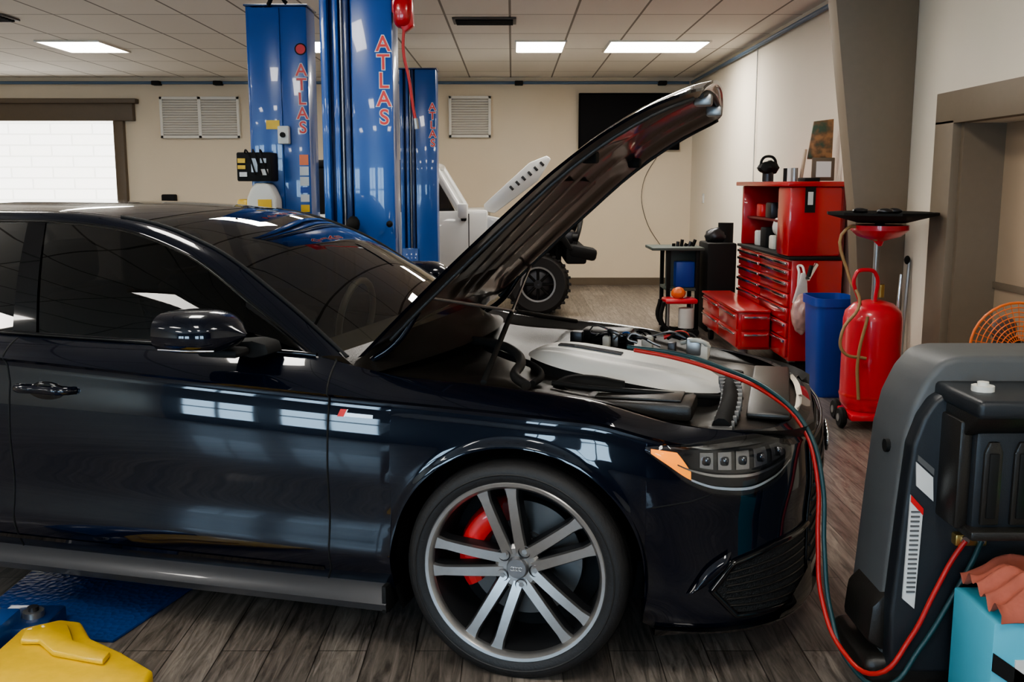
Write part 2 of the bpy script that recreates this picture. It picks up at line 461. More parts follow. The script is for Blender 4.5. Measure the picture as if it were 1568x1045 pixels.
def line_on_body(name, pts, r=.0022, m=PLASTM, off=.0004, n=14):
    L = []
    for (u0, z0), (u1, z1) in zip(pts[:-1], pts[1:]):
        for k in range(n):
            t = k / n; L.append(bp(s_of_u(u0 + (u1 - u0) * t), z0 + (z1 - z0) * t, off))
    L.append(bp(s_of_u(pts[-1][0]), pts[-1][1], off))
    return tube(name, L, r, m, car, CW, straight=True)
def patch(name, us, bot, top, off, m, mirror=True, nr=8, bulge=0):
    fb, ft = interp(bot), interp(top); P = []
    for k in range(us[2] + 1):
        u = us[0] + (us[1] - us[0]) * k / us[2]; s = s_of_u(u); z0, z1 = fb(u), ft(u); row = []
        for j in range(nr + 1):
            t = j / nr; e_ = sin(pi * t) * min(1, sin(pi * k / us[2]) * 3)
            row.append(bp(s, z0 + (z1 - z0) * t, off + bulge * e_))
        P.append(row)
    return grid(name, P, m, car, mirror=mirror, smooth=40, world=CW)
line_on_body('door_gap_front', [(-.655, .965), (-.63, .86), (-.635, .30), (-.66, .245)], .003)
line_on_body('door_gap_middle', [(-1.86, .99), (-1.82, .85), (-1.83, .50), (-1.84, .25)], .003)
line_on_body('door_gap_rear', [(-2.75, 1.0), (-2.62, .70), (-2.48, .45), (-2.45, .25)], .003)
line_on_body('bumper_gap', [(.39, .575), (.50, .592), (.56, .612)], .002)
patch('lower_door_trim', (-2.45, -.66, 40), [(-3, .285), (0, .285)], [(-3, .30), (0, .30)], .004, PAINT2)
P = []
for k in range(41):
    u = -2.49 + (2.49 - .44) * k / 40
    w = .918
    P.append([(u, -(w - .10), .175), (u, -(w - .01), .165), (u, -(w + .016), .178), (u, -(w + .020), .200), (u, -(w + .004), .218), (u, -(w - .012), .245), (u, -(w - .05), .27)])
grid('side_sill', P, mat('sill_satin', (.03, .031, .035), .3, .3, .6), car, mirror=True, smooth=30, world=CW)
for sg in (-1, 1):
    box('sill_end', -.455, -.44, sg * .82, sg * .935, .17, .26, PLASTM, car, .003, world=CW)
def c3(tab):
    n = len(tab); fs = [interp([(i / (n - 1), t[k]) for i, t in enumerate(tab)]) for k in range(3)]
    return lambda x: (fs[0](x), fs[1](x), fs[2](x))
Gt = c3([(-.73, .785, .962), (-.97, .735, 1.115), (-1.27, .68, 1.29), (-1.58, .645, 1.372), (-1.9, .635, 1.392), (-2.4, .63, 1.385), (-2.9, .64, 1.325), (-3.25, .67, 1.20), (-3.45, .72, 1.06), (-3.52, .76, 1.01)])
Wt = c3([(-.645, .725, .955), (-.90, .665, 1.13), (-1.20, .615, 1.305), (-1.50, .585, 1.393), (-1.88, .57, 1.425), (-2.35, .565, 1.425), (-2.85, .575, 1.375), (-3.15, .61, 1.27), (-3.42, .66, 1.11), (-3.55, .70, 1.03)])
Ct = c3([(-.48, 0, 1.0), (-.80, 0, 1.195), (-1.13, 0, 1.348), (-1.43, 0, 1.425), (-1.86, 0, 1.452), (-2.33, 0, 1.455), (-2.82, 0, 1.415), (-3.12, 0, 1.325), (-3.44, 0, 1.14), (-3.60, 0, 1.035)])
def roofrow(x, n=24, dz=0, sc=1):
    c, w = Ct(x), Wt(x); row = []
    for j in range(n + 1):
        t = -1 + 2 * j / n; q = abs(t) ** 2.2
        row.append((c[0] + (w[0] - c[0]) * q, -w[1] * t * sc, c[2] + (w[2] - c[2]) * q + dz))
    return row
NX = 90
xh = 3 / 9; xr = 6.3 / 9
grid('windshield', [roofrow(x) for x in rng(.012, xh, 26)], WSCREEN, car, smooth=60, world=CW)
grid('windshield_header', [roofrow(x, dz=-.002) for x in rng(xh - .012, xh + .004, 2)], PLASTM, car, smooth=60, world=CW)
grid('roof', [roofrow(x, dz=.001) for x in rng(xh, xr, 40)], PAINT, car, smooth=60, world=CW)
grid('rear_window', [roofrow(x) for x in rng(xr, .985, 20)], TINT, car, smooth=60, world=CW)
P = []
for x in rng(0, 1, NX):
    g, w = Gt(x), Wt(x)
    row = []
    for t in (0, .25, .5, .75, 1):
        bul = .010 * sin(pi * t)
        row.append((g[0] + (w[0] - g[0]) * t, -(g[1] + (w[1] - g[1]) * t + bul), g[2] + (w[2] - g[2]) * t + bul))
    P.append(row)
grid('roof_pillar', P, PAINT, car, mirror=True, smooth=50, world=CW)
for sg in (-1, 1):
    tube('glass_trim_top', [(Gt(x)[0], sg * (Gt(x)[1] + .003), Gt(x)[2]) for x in rng(0, 1, 60)], .006, PAINT2, car, CW, straight=True)
    tube('windshield_edge', [(Wt(x)[0], sg * (Wt(x)[1] + .002), Wt(x)[2] + .003) for x in rng(0, .36, 30)], .007, PLASTM, car, CW, straight=True)
def gb(u):
    return (u, -(fw(s_of_u(u)) - .140), zt_t(u) + .004)
P = []
for x in rng(.0, 1, NX):
    g = Gt(x); b = gb(g[0])
    row = []
    for t in rng(0, 1, 6):
        row.append((b[0] + (g[0] - b[0]) * t, b[1] * (1 - t) - g[1] * t - .012 * sin(pi * t), b[2] + (g[2] - b[2]) * t))
    P.append(row)
grid('side_glass', P, TINT, car, mirror=True, smooth=60, world=CW)
for sg in (-1, 1):
    tube('belt_trim', [(u, sg * (fw(s_of_u(u)) - .130), zt_t(u) + .004) for u in rng(-3.5, -.72, 60)], .008, PAINT2, car, CW, straight=True)
def pill(name, ub, wb, ut, wt):
    P = []
    for t in rng(0, 1, 8):
        u = ub + (ut - ub) * t; hw = wb + (wt - wb) * t
        y0 = -(fw(s_of_u(ub)) - .132); z0 = zt_t(ub)
        x = .25
        for _ in range(150):
            if Gt(x)[0] > ut: x += .004
        g = Gt(x)
        y = y0 * (1 - t) - (g[1] + .004) * t - .014 * sin(pi * t); z = z0 + (g[2] - z0) * t
        P.append([(u - hw, y, z), (u + hw, y, z)])
    grid(name, P, PAINT2, car, mirror=True, smooth=60, world=CW)
pill('b_pillar', -1.85, .050, -1.90, .038)
pill('c_pillar', -2.85, .03, -2.95, .03)
P = []
for t in rng(0, 1, 10):
    g = Gt(.001 + t * .125); b = gb(g[0])
    P.append([(b[0], b[1] - .004, b[2]), (g[0], -(g[1]) - .005, g[2])])
grid('mirror_sail', P, PAINT2, car, mirror=True, smooth=60, world=CW)
cow = []
for k in range(7):
    tt = k / 6; row = []
    for t in rng(-1, 1, 24):
        ub = Ct(.012)[0] + (Wt(.012)[0] - Ct(.012)[0]) * abs(t) ** 2.2
        zb_ = Ct(.012)[2] + (Wt(.012)[2] - Ct(.012)[2]) * abs(t) ** 2.2
        ww = .735 + .02 * tt
        zz = zb_ * (1 - tt) + (.915 + .02 * (1 - t * t)) * tt - .015 * sin(pi * tt)
        row.append((ub + .13 * tt, -ww * t, zz))
    cow.append(row)
grid('cowl_panel', cow, PLAST, car, smooth=50, world=CW)
P = []
for k in range(13):
    tt = k / 12; row = []
    for t in rng(-1, 1, 20):
        ub = Ct(.985)[0] + (Wt(.985)[0] - Ct(.985)[0]) * abs(t) ** 2.2
        u = ub + (-3.93 - ub + .25 * abs(t) ** 3) * tt
        w = .76 + (.60 - .76) * tt ** 2
        row.append((u, -w * t, 1.035 - .02 * abs(t) ** 2 + .01 * tt))
    P.append(row)
grid('trunk_lid', P, PAINT, car, smooth=50, world=CW)
P = []
for u in rng(-3.98, -3.4, 14):
    s = s_of_u(u); a = bp(s, zt_t(s))
    P.append([a, (a[0] + .03, a[1] * .8, 1.03), (a[0] + .05, a[1] * .5, 1.035)])
grid('rear_shoulder', P, PAINT, car, mirror=True, smooth=50, world=CW)
box('underbody', -3.8, .70, -.60, .60, .16, .30, PLASTM, car, .02, world=CW)
box('underbody_mid', -2.49, -.48, -.84, .84, .20, .28, PLASTM, car, .02, world=CW)
box('engine_block', -.5, .72, -.55, .55, .30, .70, PLASTM, car, .05, world=CW)
P = []
for u in rng(-.60, .86, 50):
    row = []
    s = s_of_u(u)
    wm = abs(bp(s, zt_t(s), -.018)[1])
    for t in rng(-1, 1, 60):
        w = wm * t; edge = (1 - abs(t)) * wm
        z = zt_t(s) - .004 - .040 * smooth01(.0, .035, edge) + .018 * smooth01(.06, .14, edge)
        c = smooth01(.0, .55, (1 - abs(t))) * (1 - smooth01(.50, .62, u)) * smooth01(-.55, -.30, u)
        z -= .035 * c
        z += .015 * exp(-(((u + .18) / .16) ** 2 + ((abs(w) - .52) / .13) ** 2))
        row.append((u, -w, z))
    P.append(row)
grid('engine_bay_cover', P, PLAST, car, smooth=50, world=CW)
def cu(p): return (p[0], -p[1], p[2])
tube('bay_seal', [cu(p) for p in [(-.40, .10, .93), (-.26, .24, .94), (-.17, .34, .93), (-.12, .46, .915), (-.11, .58, .895), (-.05, .66, .88)]], .017, SEALR, car, CW)
tube('bay_seal_low', [cu(p) for p in [(-.34, .14, .91), (-.22, .26, .90), (-.10, .36, .89), (-.05, .45, .875), (-.05, .58, .87)]], .012, PLASTM, car, CW)
tube('intake_hose', [cu(p) for p in [(.02, .48, .82), (.03, .40, .835), (.10, .36, .835), (.22, .36, .82)]], .032, PLASTM, car, CW)
COVER = mat('engine_cover_silver', (.78, .77, .73), .4, .1)
P = []
NI, NJ = 40, 24
for i in range(NI + 1):
    a = i / NI; row = []
    for j in range(NJ + 1):
        b = -1 + 2 * j / NJ
        hw = .245 * (1 - abs(2 * a - 1) ** 3.2 * .5)
        u = -.16 + .69 * a + .03 * (1 - b * b) * (a - .5) * 2
        dome = (1 - abs(b) ** 4) * (1 - abs(2 * a - 1) ** 6)
        groove = -.014 * exp(-((abs(b) - .45) / .05) ** 2) * (1 - abs(2 * a - 1) ** 4)
        row.append((u, -hw * b - .04, .885 - .10 * a + .052 * dome + groove))
    P.append(row)
grid('engine_cover', P, COVER, car, smooth=50, world=CW)
P2 = [[(P[i][j][0], P[i][j][1], P[i][j][2]) if q == 0 else (P[i][j][0], P[i][j][1], P[i][j][2] - .05) for q in (0, 1)] for i, j in [(i, NJ) for i in range(NI + 1)] + [(NI, j) for j in range(NJ - 1, -1, -1)] + [(i, 0) for i in range(NI - 1, -1, -1)]]
grid('engine_cover_skirt', P2, PLASTM, car, smooth=50, world=CW)
for k in range(3):
    tube('cover_rib_%d' % k, [(P[i][11 + k][0], P[i][11 + k][1], P[i][11 + k][2] + .002) for i in range(6, 20)], .004, GUNM, car, CW, straight=True)
n_ = 13
DUCT = mat('duct', (.10, .10, .10), .4)
for k in range(n_):
    t = k / (n_ - 1)
    u = .57 + .02 * sin(pi * t); w = .20 + .42 * t; z = .842 - .055 * t - .03 * t * t
    cylr('duct_rib_%d' % k, cu((u - .035, w, z)), cu((u + .035, w, z + .004)), .017, DUCT, car, CW)
tube('duct_tube', [cu(p) for p in [(.57, .2, .832), (.585, .4, .812), (.57, .62, .772)]], .03, PLASTM, car, CW)
def bayblock(name, u0, u1, w0, w1, z0, z1, m=PLAST, b=.015): return box(name, u0, u1, -w1, -w0, z0, z1, m, car, b, world=CW)
CAPB = mat('cap_blue', (.02, .12, .4), .4)
bayblock('air_box', .12, .48, .40, .62, .78, .834)
bayblock('air_box_lid', .16, .44, .43, .58, .834, .842)
bayblock('reservoir', .38, .46, -.46, -.36, .80, .88, WHITEP, .02)
bayblock('fuse_box', -.1, .12, -.62, -.50, .84, .90)
bayblock('slam_panel', .64, .78, -.45, .45, .765, .785, PLAST, .008)
lathe('coolant_cap', [(0, .04), (.03, .04), (.033, .03), (.033, 0)], 'z', cu((.58, -.05, .79)), PLASTM, car, 20, world=CW)
lathe('service_cap', [(0, .03), (.018, .03), (.02, .0)], 'z', cu((.57, .10, .80)), CAPB, car, 20, world=CW)
cols_ = [PLASTM, STEEL, PLASTM, WHITEP, GUNM, PLASTM, CAPB, REDP]
rr = random.Random(3)
for k in range(18):
    u = rr.uniform(-.14, .35); w = rr.uniform(-.52, -.34); z = .87 + rr.uniform(0, .02)
    tube('bay_hose_%d' % k, [cu((u, w, z)), cu((u + rr.uniform(-.06, .1), w + rr.uniform(-.06, .06), z + .02)), cu((u + rr.uniform(.05, .12), w + rr.uniform(-.08, .08), z - .01))], rr.choice([.004, .006, .009]), rr.choice(cols_), car, CW)
for k in range(8):
    u = rr.uniform(-.15, .4); w = rr.uniform(-.57, -.37)
    bayblock('bay_part_%d' % k, u, u + rr.uniform(.03, .06), w, w + rr.uniform(.03, .06), .83, .87 + rr.uniform(.01, .03), rr.choice(cols_[:5]), .006)
tube('wiring_loom', [cu(p) for p in [(.0, .5, .86), (.12, .52, .855), (.3, .50, .845), (.5, .4, .82), (.62, .3, .80)]], .009, PLASTM, car, CW)
# hood
Eh = c3([(-.615, .715, .955), (-.44, .725, 1.125), (-.27, .73, 1.285), (-.11, .73, 1.43), (.05, .725, 1.57), (.20, .715, 1.680), (.33, .69, 1.755), (.43, .63, 1.80), (.475, .52, 1.822)])
Ch = c3([(-.56, 0, 1.03), (-.42, 0, 1.185), (-.27, 0, 1.335), (-.12, 0, 1.48), (.03, 0, 1.62), (.18, 0, 1.73), (.32, 0, 1.81), (.43, 0, 1.86), (.495, 0, 1.88)])
def hoodpt(a, t, off=0):
    def base(a, t):
        e, c = Eh(a), Ch(a); q = abs(t) ** 2.3
        x = c[0] + (e[0] - c[0]) * q; z = c[2] + (e[2] - c[2]) * q; y = -e[1] * t
        z += .008 * exp(-((abs(t) - .62) / .07) ** 2) * sin(pi * min(1, a * 1.2)) ; return Vector((x, y, z))
    p_ = base(a, t)
    if off:
        a0, a1 = max(0, a - .02), min(1, a + .02)
        ta = base(a1, 0) - base(a0, 0); ta.y = 0; ta.normalize()
        nrm = Vector((ta.z, 0, -ta.x))
        p_ = p_ + nrm * off
    return p_
NA, NT = 60, 60
outer = [[hoodpt(i / NA, -1 + 2 * j / NT) for j in range(NT + 1)] for i in range(NA + 1)]
grid('hood_outer', outer, PAINT, car, smooth=50, world=CW)
def rib(a, t):
    at_ = abs(t)
    m_ = max(smooth01(.80, .86, at_), 1 - smooth01(.05, .09, a), smooth01(.86, .90, a))
    m_ = max(m_, exp(-((at_ - (.18 + .55 * a)) / .05) ** 2))
    m_ = max(m_, exp(-((a - .5 - .12 * (1 - at_)) / .035) ** 2))
    m_ = max(m_, exp(-(at_ / .05) ** 2))
    return m_
inner = []
for i in range(NA + 1):
    row = []
    for j in range(NT + 1):
        a, t = i / NA, -1 + 2 * j / NT
        edge = min(1 - abs(t), a, 1 - a)
        o = .010 + .022 * rib(a, t) * smooth01(.0, .06, edge)
        row.append(hoodpt(a * .985 + .007, t * .985, o))
    inner.append(row)
HOODIN = mat('hood_inner_reflection_tint', (.10, .075, .062), .28, .7, .8, bump=.03, bscale=12)  # brown metallic tint stands in for warm reflections on the underside
grid('hood_inner', inner, HOODIN, car, smooth=50, world=CW)
V = []; F = []
loop = [(0, j) for j in range(NT + 1)] + [(i, NT) for i in range(1, NA + 1)] + [(NA, j) for j in range(NT - 1, -1, -1)] + [(i, 0) for i in range(NA - 1, 0, -1)]
for i, j in loop: V.append(tuple(outer[i][j])); V.append(tuple(inner[i][j]))
n = len(loop)
for k in range(n): F.append((2 * k, 2 * ((k + 1) % n), 2 * ((k + 1) % n) + 1, 2 * k + 1))
mk('hood_rim', V, F, PAINT, car, 40, world=CW)
pad = [[hoodpt(.14 + .30 * i / 10, -.55 + 1.1 * j / 14, .024) for j in range(15)] for i in range(11)]
grid('hood_pad', pad, PLAST, car, smooth=50, world=CW)
tube('hood_seal', [hoodpt(.93, t, .036) for t in rng(-.8, .8, 16)], .010, SEALR, car, CW, straight=True)
for sg in (-1, 1):
    tube('hood_side_seal_%d' % sg, [hoodpt(a, sg * .93, .032) for a in rng(.05, .9, 16)], .007, SEALR, car, CW, straight=True)
    p0 = hoodpt(.90, sg * .45, .045); box('hood_latch_%d' % sg, p0.x - .03, p0.x + .03, p0.y - .03, p0.y + .03, p0.z - .03, p0.z + .01, STEEL, car, .008, world=CW)
    p0 = hoodpt(.55, sg * .70, .045); box('hood_bumper_%d' % sg, p0.x - .03, p0.x + .02, p0.y - .03, p0.y + .03, p0.z - .02, p0.z + .02, PLASTM, car, .008, world=CW)
    tube('hood_hinge_%d' % sg, [(-.60, sg * .66, .93), (-.50, sg * .66, 1.0), (-.42, sg * .66, 1.11)], .012, PAINT, car, CW)
    top = hoodpt(.16, sg * .93, .03)
    bot = Vector((-.17, sg * .745, .90))
    mid = top.lerp(bot, .5)
    cylr('strut_body_%d' % sg, tuple(mid), tuple(bot), .010, PLASTM, car, CW)
    cylr('strut_rod_%d' % sg, tuple(top), tuple(mid), .006, STEEL, car, CW)
hb = [(.37, .748), (.43, .70), (.50, .645), (.58, .612), (.66, .602), (.74, .63), (.80, .69)]
ht = [(.37, .756), (.45, .762), (.55, .768), (.66, .772), (.74, .770), (.80, .758)]
patch('headlamp_housing', (.37, .80, 30), hb, ht, .002, mat('lamp_housing', (.03, .03, .033), .25, .5, .5))
fhb, fht = interp(hb), interp(ht)
def lband(name, u0, u1, f0, f1, off, m, n=20):
    us = rng(u0, u1, n)
    patch(name, (u0, u1, n), [(u, fhb(u) + (fht(u) - fhb(u)) * f0(u)) for u in us], [(u, fhb(u) + (fht(u) - fhb(u)) * f1(u)) for u in us], off, m, nr=3)
lband('amber_reflector_glow', .385, .50, lambda u: .12, lambda u: .75 if u < .46 else .75 - (u - .46) * 11, .006, AMBER)
lband('drl_lower', .50, .785, lambda u: .10, lambda u: .15, .008, WHITEL)
lband('lamp_blade', .46, .785, lambda u: .34, lambda u: .39, .012, LAMPIN)
lband('lamp_brow', .42, .79, lambda u: .87, lambda u: .95, .008, LAMPIN)
LREF = mat('lamp_reflector', (.30, .30, .32), .2, .9)
for k in range(5):
    u0 = .525 + .052 * k
    lband('lamp_cell_%d' % k, u0, u0 + .038, lambda u: .47, lambda u: .80, .006, LREF, 4)
LENSD = mat('lens_dark', (.02, .022, .028), .05, .2, 1)
for sg in (1, -1):
    for k in range(5):
        u = .544 + .052 * k
        zz = fhb(u) + (fht(u) - fhb(u)) * .635
        q = bp(s_of_u(u), zz, .006)
        blob('lamp_lens_%d' % k, (q[0], q[1] * sg, q[2]), (.013, .012, .014), LENSD, car, 2, world=CW, power=.6)
patch('headlamp_cover', (.368, .802, 30), [(u, z - .003) for u, z in hb], [(u, z + .003) for u, z in ht], .008, CLEAR, bulge=.010)
MESHB = mat('grille_mesh', (.006, .006, .006), .6, bump=.9, bscale=250)
P = []
for s in rng(s_of_u(.855), S1, 12):
    P.append([bp(s, z, .006) for z in rng(.27, .735, 10)])
grid('front_grille', P, MESHB, car, mirror=True, smooth=50, world=CW)
for k, z in enumerate(rng(.30, .71, 8)):
    tube('grille_bar_%d' % k, [bp(s, z, .010) for s in rng(s_of_u(.857), S1, 8)] + [(lambda q: (q[0], -q[1], q[2]))(bp(s, z, .010)) for s in reversed(rng(s_of_u(.857), S1, 8))], .005, GUNM, car, CW, straight=True)
for sg in (1, -1):
    tube('grille_frame_%d' % sg, [(lambda q: (q[0], sg * q[1], q[2]))(bp(s_of_u(.85), z, .006)) for z in rng(.26, .745, 10)], .006, PAINT2, car, CW, straight=True)
    for k in range(4):
        yy = .045 * (k - 1.5) * 1.2
        tube('grille_ring_%d' % k, [(.915, yy + .035 * cos(a), .62 + .035 * sin(a)) for a in rng(0, 2 * pi * 15 / 16, 15)], .005, CHROME, car, CW, cyc=True, straight=True) if sg == 1 else None
patch('side_intake', (.58, .845, 20), [(.58, .30), (.64, .235), (.85, .225)], [(.58, .32), (.64, .385), (.75, .415), (.85, .42)], .004, MESHB)
for k in range(6):
    f = k / 5
    line_on_body('intake_slat_%d' % k, [(.61 + .0 * f, .26 + .10 * f), (.84, .245 + .15 * f)], .003, PLAST, .008)
line_on_body('intake_frame', [(.57, .31), (.63, .390), (.75, .425), (.85, .435)], .010, PAINT2, .006)
line_on_body('intake_frame_low', [(.57, .31), (.64, .225), (.85, .215)], .009, PAINT2, .006)
patch('intake_fin', (.50, .62, 14), [(.50, .30), (.56, .335), (.62, .395)], [(.50, .305), (.56, .39), (.62, .43)], .012, PAINT, bulge=.012)
P = []
for s in rng(s_of_u(.41), S1, 40):
    P.append([bp(s, .185, .0), bp(s, .182, .022), bp(s, .170, .028), bp(s, .155, .018), bp(s, .150, -.05)])
grid('front_splitter', P, PAINT2, car, mirror=True, smooth=30, world=CW)
patch('splitter_fin', (.76, .85, 8), [(.76, .185), (.85, .185)], [(.76, .215), (.80, .26), (.85, .31)], .022, PAINT2)
def mirror_house(sg):
    P = []
    for i in range(17):
        a = i / 16; u = -1.115 + .27 * a
        sc = (1 - abs(2 * a - .75) ** 3.0 * .55) if a > .375 else (1 - .12 * (1 - a / .375) ** 2)
        sc = max(.18, sc) if a < 1 else .05
        row = []
        for j in range(25):
            th = 2 * pi * j / 24
            cw_ = math.copysign(abs(cos(th)) ** .7, cos(th)); sz = math.copysign(abs(sin(th)) ** .75, sin(th))
            row.append((u, sg * (1.02 + .115 * cw_ * sc), 1.067 + .074 * sz * sc * (1 if sz > 0 else .8)))
        P.append(row)
    grid('mirror_shell_%d' % sg, P, PAINT, car, smooth=60, world=CW)
    mk('mirror_glass_%d' % sg, [P[0][j] for j in range(24)], [tuple(range(24))], CHROME, car, world=CW)
    box('mirror_base_%d' % sg, -1.04, -.90, sg * .95 - .045, sg * .95 + .045, .985, 1.012, PLASTM, car, .012, world=CW)
    poly('mirror_foot_%d' % sg, [(-1.0, .985), (-.90, .97), (-.84, .985), (-.85, 1.02), (-.90, 1.03), (-1.0, 1.02)], 'y', sg * .80, sg * .90, PLASTM, car, .010, world=CW)
    tube('mirror_signal_%d' % sg, [(-1.08, sg * 1.137, 1.03), (-.98, sg * 1.139, 1.03), (-.90, sg * 1.12, 1.03)], .003, LAMPIN, car, CW)
for sg in (-1, 1): mirror_house(sg)
def handle(u0, u1, z):
    for sg in (-1, 1):
        base = abs(bp(s_of_u((u0 + u1) / 2), z)[1])
        tube('door_handle', [(u0, sg * (base - .004), z), (u0 + .02, sg * (base + .030), z + .002), ((u0 + u1) / 2, sg * (base + .036), z + .004), (u1 - .02, sg * (base + .030), z + .002), (u1, sg * (base - .004), z)], .014, PAINT, car, CW)
        blob('handle_cup', ((u0 + u1) / 2, sg * base, z - .01), (.075, .008, .035), PAINT2, car, 3, world=CW)
handle(-1.785, -1.56, .835); handle(-2.75 + .02, -2.52, .855)
BADGE = mat('badge_silver', (.55, .55, .56), .3, .8)
for sg in (-1, 1):
    def q(u, z, o=.003): return (u, sg * (abs(bp(s_of_u(u), z)[1]) + o), z)
    mk('badge_red_%d' % sg, [q(-.600, .803), q(-.578, .803), q(-.568, .826), q(-.590, .826)], [(0, 1, 2, 3)], PRINTR, car, world=CW)
    mk('badge_silver_%d' % sg, [q(-.574, .804), q(-.480, .802), q(-.480, .813), q(-.570, .816)], [(0, 1, 2, 3)], BADGE, car, world=CW)
    mk('badge_slash_%d' % sg, [q(-.578, .803), q(-.574, .803), q(-.564, .826), q(-.568, .826)], [(0, 1, 2, 3)], WHITEL, car, world=CW)
DISC = mat('disc', (.16, .155, .15), .4, .9); CAPG = mat('cap_gray', (.22, .22, .23), .35, .7)
def wheel(cx, sg, rot0):
    def Y(w): return sg * w
    def prof(L): return [(r, Y(w)) for r, w in L]
    c = (cx, 0, WZ)
    lathe('tire', prof([(.280, .905), (.286, .918), (.300, .926), (.318, .928), (.336, .922), (.347, .908), (.3525, .890), (.354, .86), (.354, .73), (.351, .70), (.338, .68), (.30, .67), (.27, .69)]), 'y', c, RUBBER, car, 96, world=CW)
    for k, w in enumerate((.75, .795, .84, .875)):
        lathe('tread_groove_%d' % k, prof([(.3548, w - .004), (.3548, w + .004)]), 'y', c, PLASTM, car, 96, world=CW)
    lathe('tire_bead', prof([(.312, .9285), (.315, .9305), (.318, .9285)]), 'y', c, RUBBER, car, 96, world=CW)
    lathe('rim_lip', prof([(.280, .900), (.287, .912), (.290, .919), (.286, .923), (.276, .921), (.267, .910), (.264, .895)]), 'y', c, SILVER, car, 96, world=CW)
    lathe('rim_barrel', prof([(.264, .895), (.258, .86), (.254, .80), (.251, .70)]), 'y', c, RIMD, car, 72, world=CW)
    lathe('brake_disc', prof([(.0, .79), (.09, .79), (.092, .775), (.188, .775), (.19, .765), (.188, .745), (0, .745)]), 'y', c, DISC, car, 64, world=CW)
    lathe('backing_plate', prof([(.0, .72), (.25, .72)]), 'y', c, PLASTM, car, 48, world=CW)
    lathe('hub_face', prof([(.0, .872), (.030, .874), (.036, .866), (.062, .868), (.074, .860), (.080, .80), (0, .80)]), 'y', c, SILVER, car, 48, world=CW)
    lathe('centre_cap', prof([(.0, .882), (.030, .882), (.034, .874), (.034, .866)]), 'y', c, CAPG, car, 32, world=CW)
    for k in range(4):
        rx = -.0135 + .009 * k
        tube('cap_ring_%d' % k, [(cx + rx + .006 * cos(a), Y(.883), WZ + .006 * sin(a)) for a in rng(0, 2 * pi * 11 / 12, 11)], .0009, CHROME, car, CW, cyc=True, straight=True)
    R0, R1 = .125, .212
    P = []
    for i in range(21):
        a = radians(108 + 100 * i / 20); rr_ = 1 - .25 * abs(2 * i / 20 - 1) ** 4
        rm = (R0 + R1) / 2; hw = (R1 - R0) / 2 * rr_
        P.append([(cx + (rm + x * hw) * cos(a), Y(.80 + z_), WZ + (rm + x * hw) * sin(a)) for x, z_ in ((-1, -.06), (-1, .0), (-.75, .03), (-.3, .04), (.3, .04), (.75, .03), (1, .0), (1, -.06))])
    grid('brake_caliper', P, REDP, car, smooth=30, world=CW)
    mk('caliper_caps', P[0] + P[-1], [tuple(range(8)), tuple(range(8, 16))], REDP, car, world=CW)
    for k in range(5):
        A = rot0 + 2 * pi * k / 5
        for side in (-1, 1):
            V = []; F = []; fm = []
            for t in rng(0, 1, 10):
                r = .045 + .230 * t
                off = side * (.022 + .027 * t ** 1.1)
                hw = .0165 + .003 * (1 - t) + .012 * smooth01(.84, 1.0, t)
                wf = .868 + .036 * t ** 1.0 + .006 * sin(pi * t)
                dp = .055 - .012 * t
                for a_, b_ in ((-1.3, -dp), (-1.05, -.010), (-.80, 0), (.80, 0), (1.05, -.010), (1.3, -dp)):
                    lat = off + a_ * hw
                    V.append((cx + r * cos(A) - lat * sin(A), Y(wf + b_), WZ + r * sin(A) + lat * cos(A)))
            for i in range(10):
                for j in range(5):
                    F.append((i * 6 + j, (i + 1) * 6 + j, (i + 1) * 6 + j + 1, i * 6 + j + 1)); fm.append(0 if 1 <= j <= 3 else 1)
            mk('spoke_%d_%d' % (k, side), V, F, [SILVER, GUNM], car, 30, fm, world=CW)
        ab = A + pi / 5
        lathe('bolt_pocket_%d' % k, prof([(0, .860), (.016, .860), (.018, .872), (.021, .870)]), 'y', (cx + .058 * cos(ab), 0, WZ + .058 * sin(ab)), GUNM, car, 16, world=CW)
        cylr('wheel_bolt_%d' % k, (cx + .058 * cos(ab), Y(.85), WZ + .058 * sin(ab)), (cx + .058 * cos(ab), Y(.870), WZ + .058 * sin(ab)), .009, STEEL, car, CW)
    lathe('wheel_well', [(Ra + .012, Y(.895)), (Ra + .012, Y(.50)), (.0, Y(.50))], 'y', (cx, 0, AZ), PLASTM, car, 40, -.42, pi + .42, world=CW)
for cx in (FC, RC):
    wheel(cx, -1, radians(103)); wheel(cx, 1, radians(80))
box('dashboard', -1.02, -.62, -.66, .66, .70, .93, LEATH, car, .06, world=CW)
box('cabin_floor', -3.3, -.6, -.78, .78, .28, .34, PLASTM, car, .01, world=CW)
box('center_console', -1.9, -1.0, -.12, .12, .34, .68, LEATH, car, .03, world=CW)
def seat(u, y):
    box('seat_base', u - .05, u + .5, y - .26, y + .26, .42, .60, LEATH, car, .06, world=CW)
    box('seat_back', u - .17, u - .01, y - .25, y + .25, .52, 1.13, LEATH, car, .07, rot=('Y', -.25), world=CW)
    box('seat_headrest', u - .29, u - .17, y - .13, y + .13, 1.13, 1.31, LEATH, car, .05, world=CW)
seat(-1.75, -.38); seat(-1.75, .38); seat(-2.75, -.38); seat(-2.75, .38)
tube('steering_wheel', [(-1.10 + .07 * sin(a) * .4, .38 + .18 * cos(a), .93 + .17 * sin(a)) for a in rng(0, 2 * pi * 23 / 24, 23)], .015, LEATH, car, CW, cyc=True, straight=True)
box('rear_view_mirror', -1.20, -1.17, -.11, .11, 1.24, 1.30, PLASTM, car, .01, world=CW)
tube('wiper_near', [(-.60, -.55, .985), (-.62, -.2, 1.03), (-.60, .2, 1.035)], .008, PLASTM, car, CW)

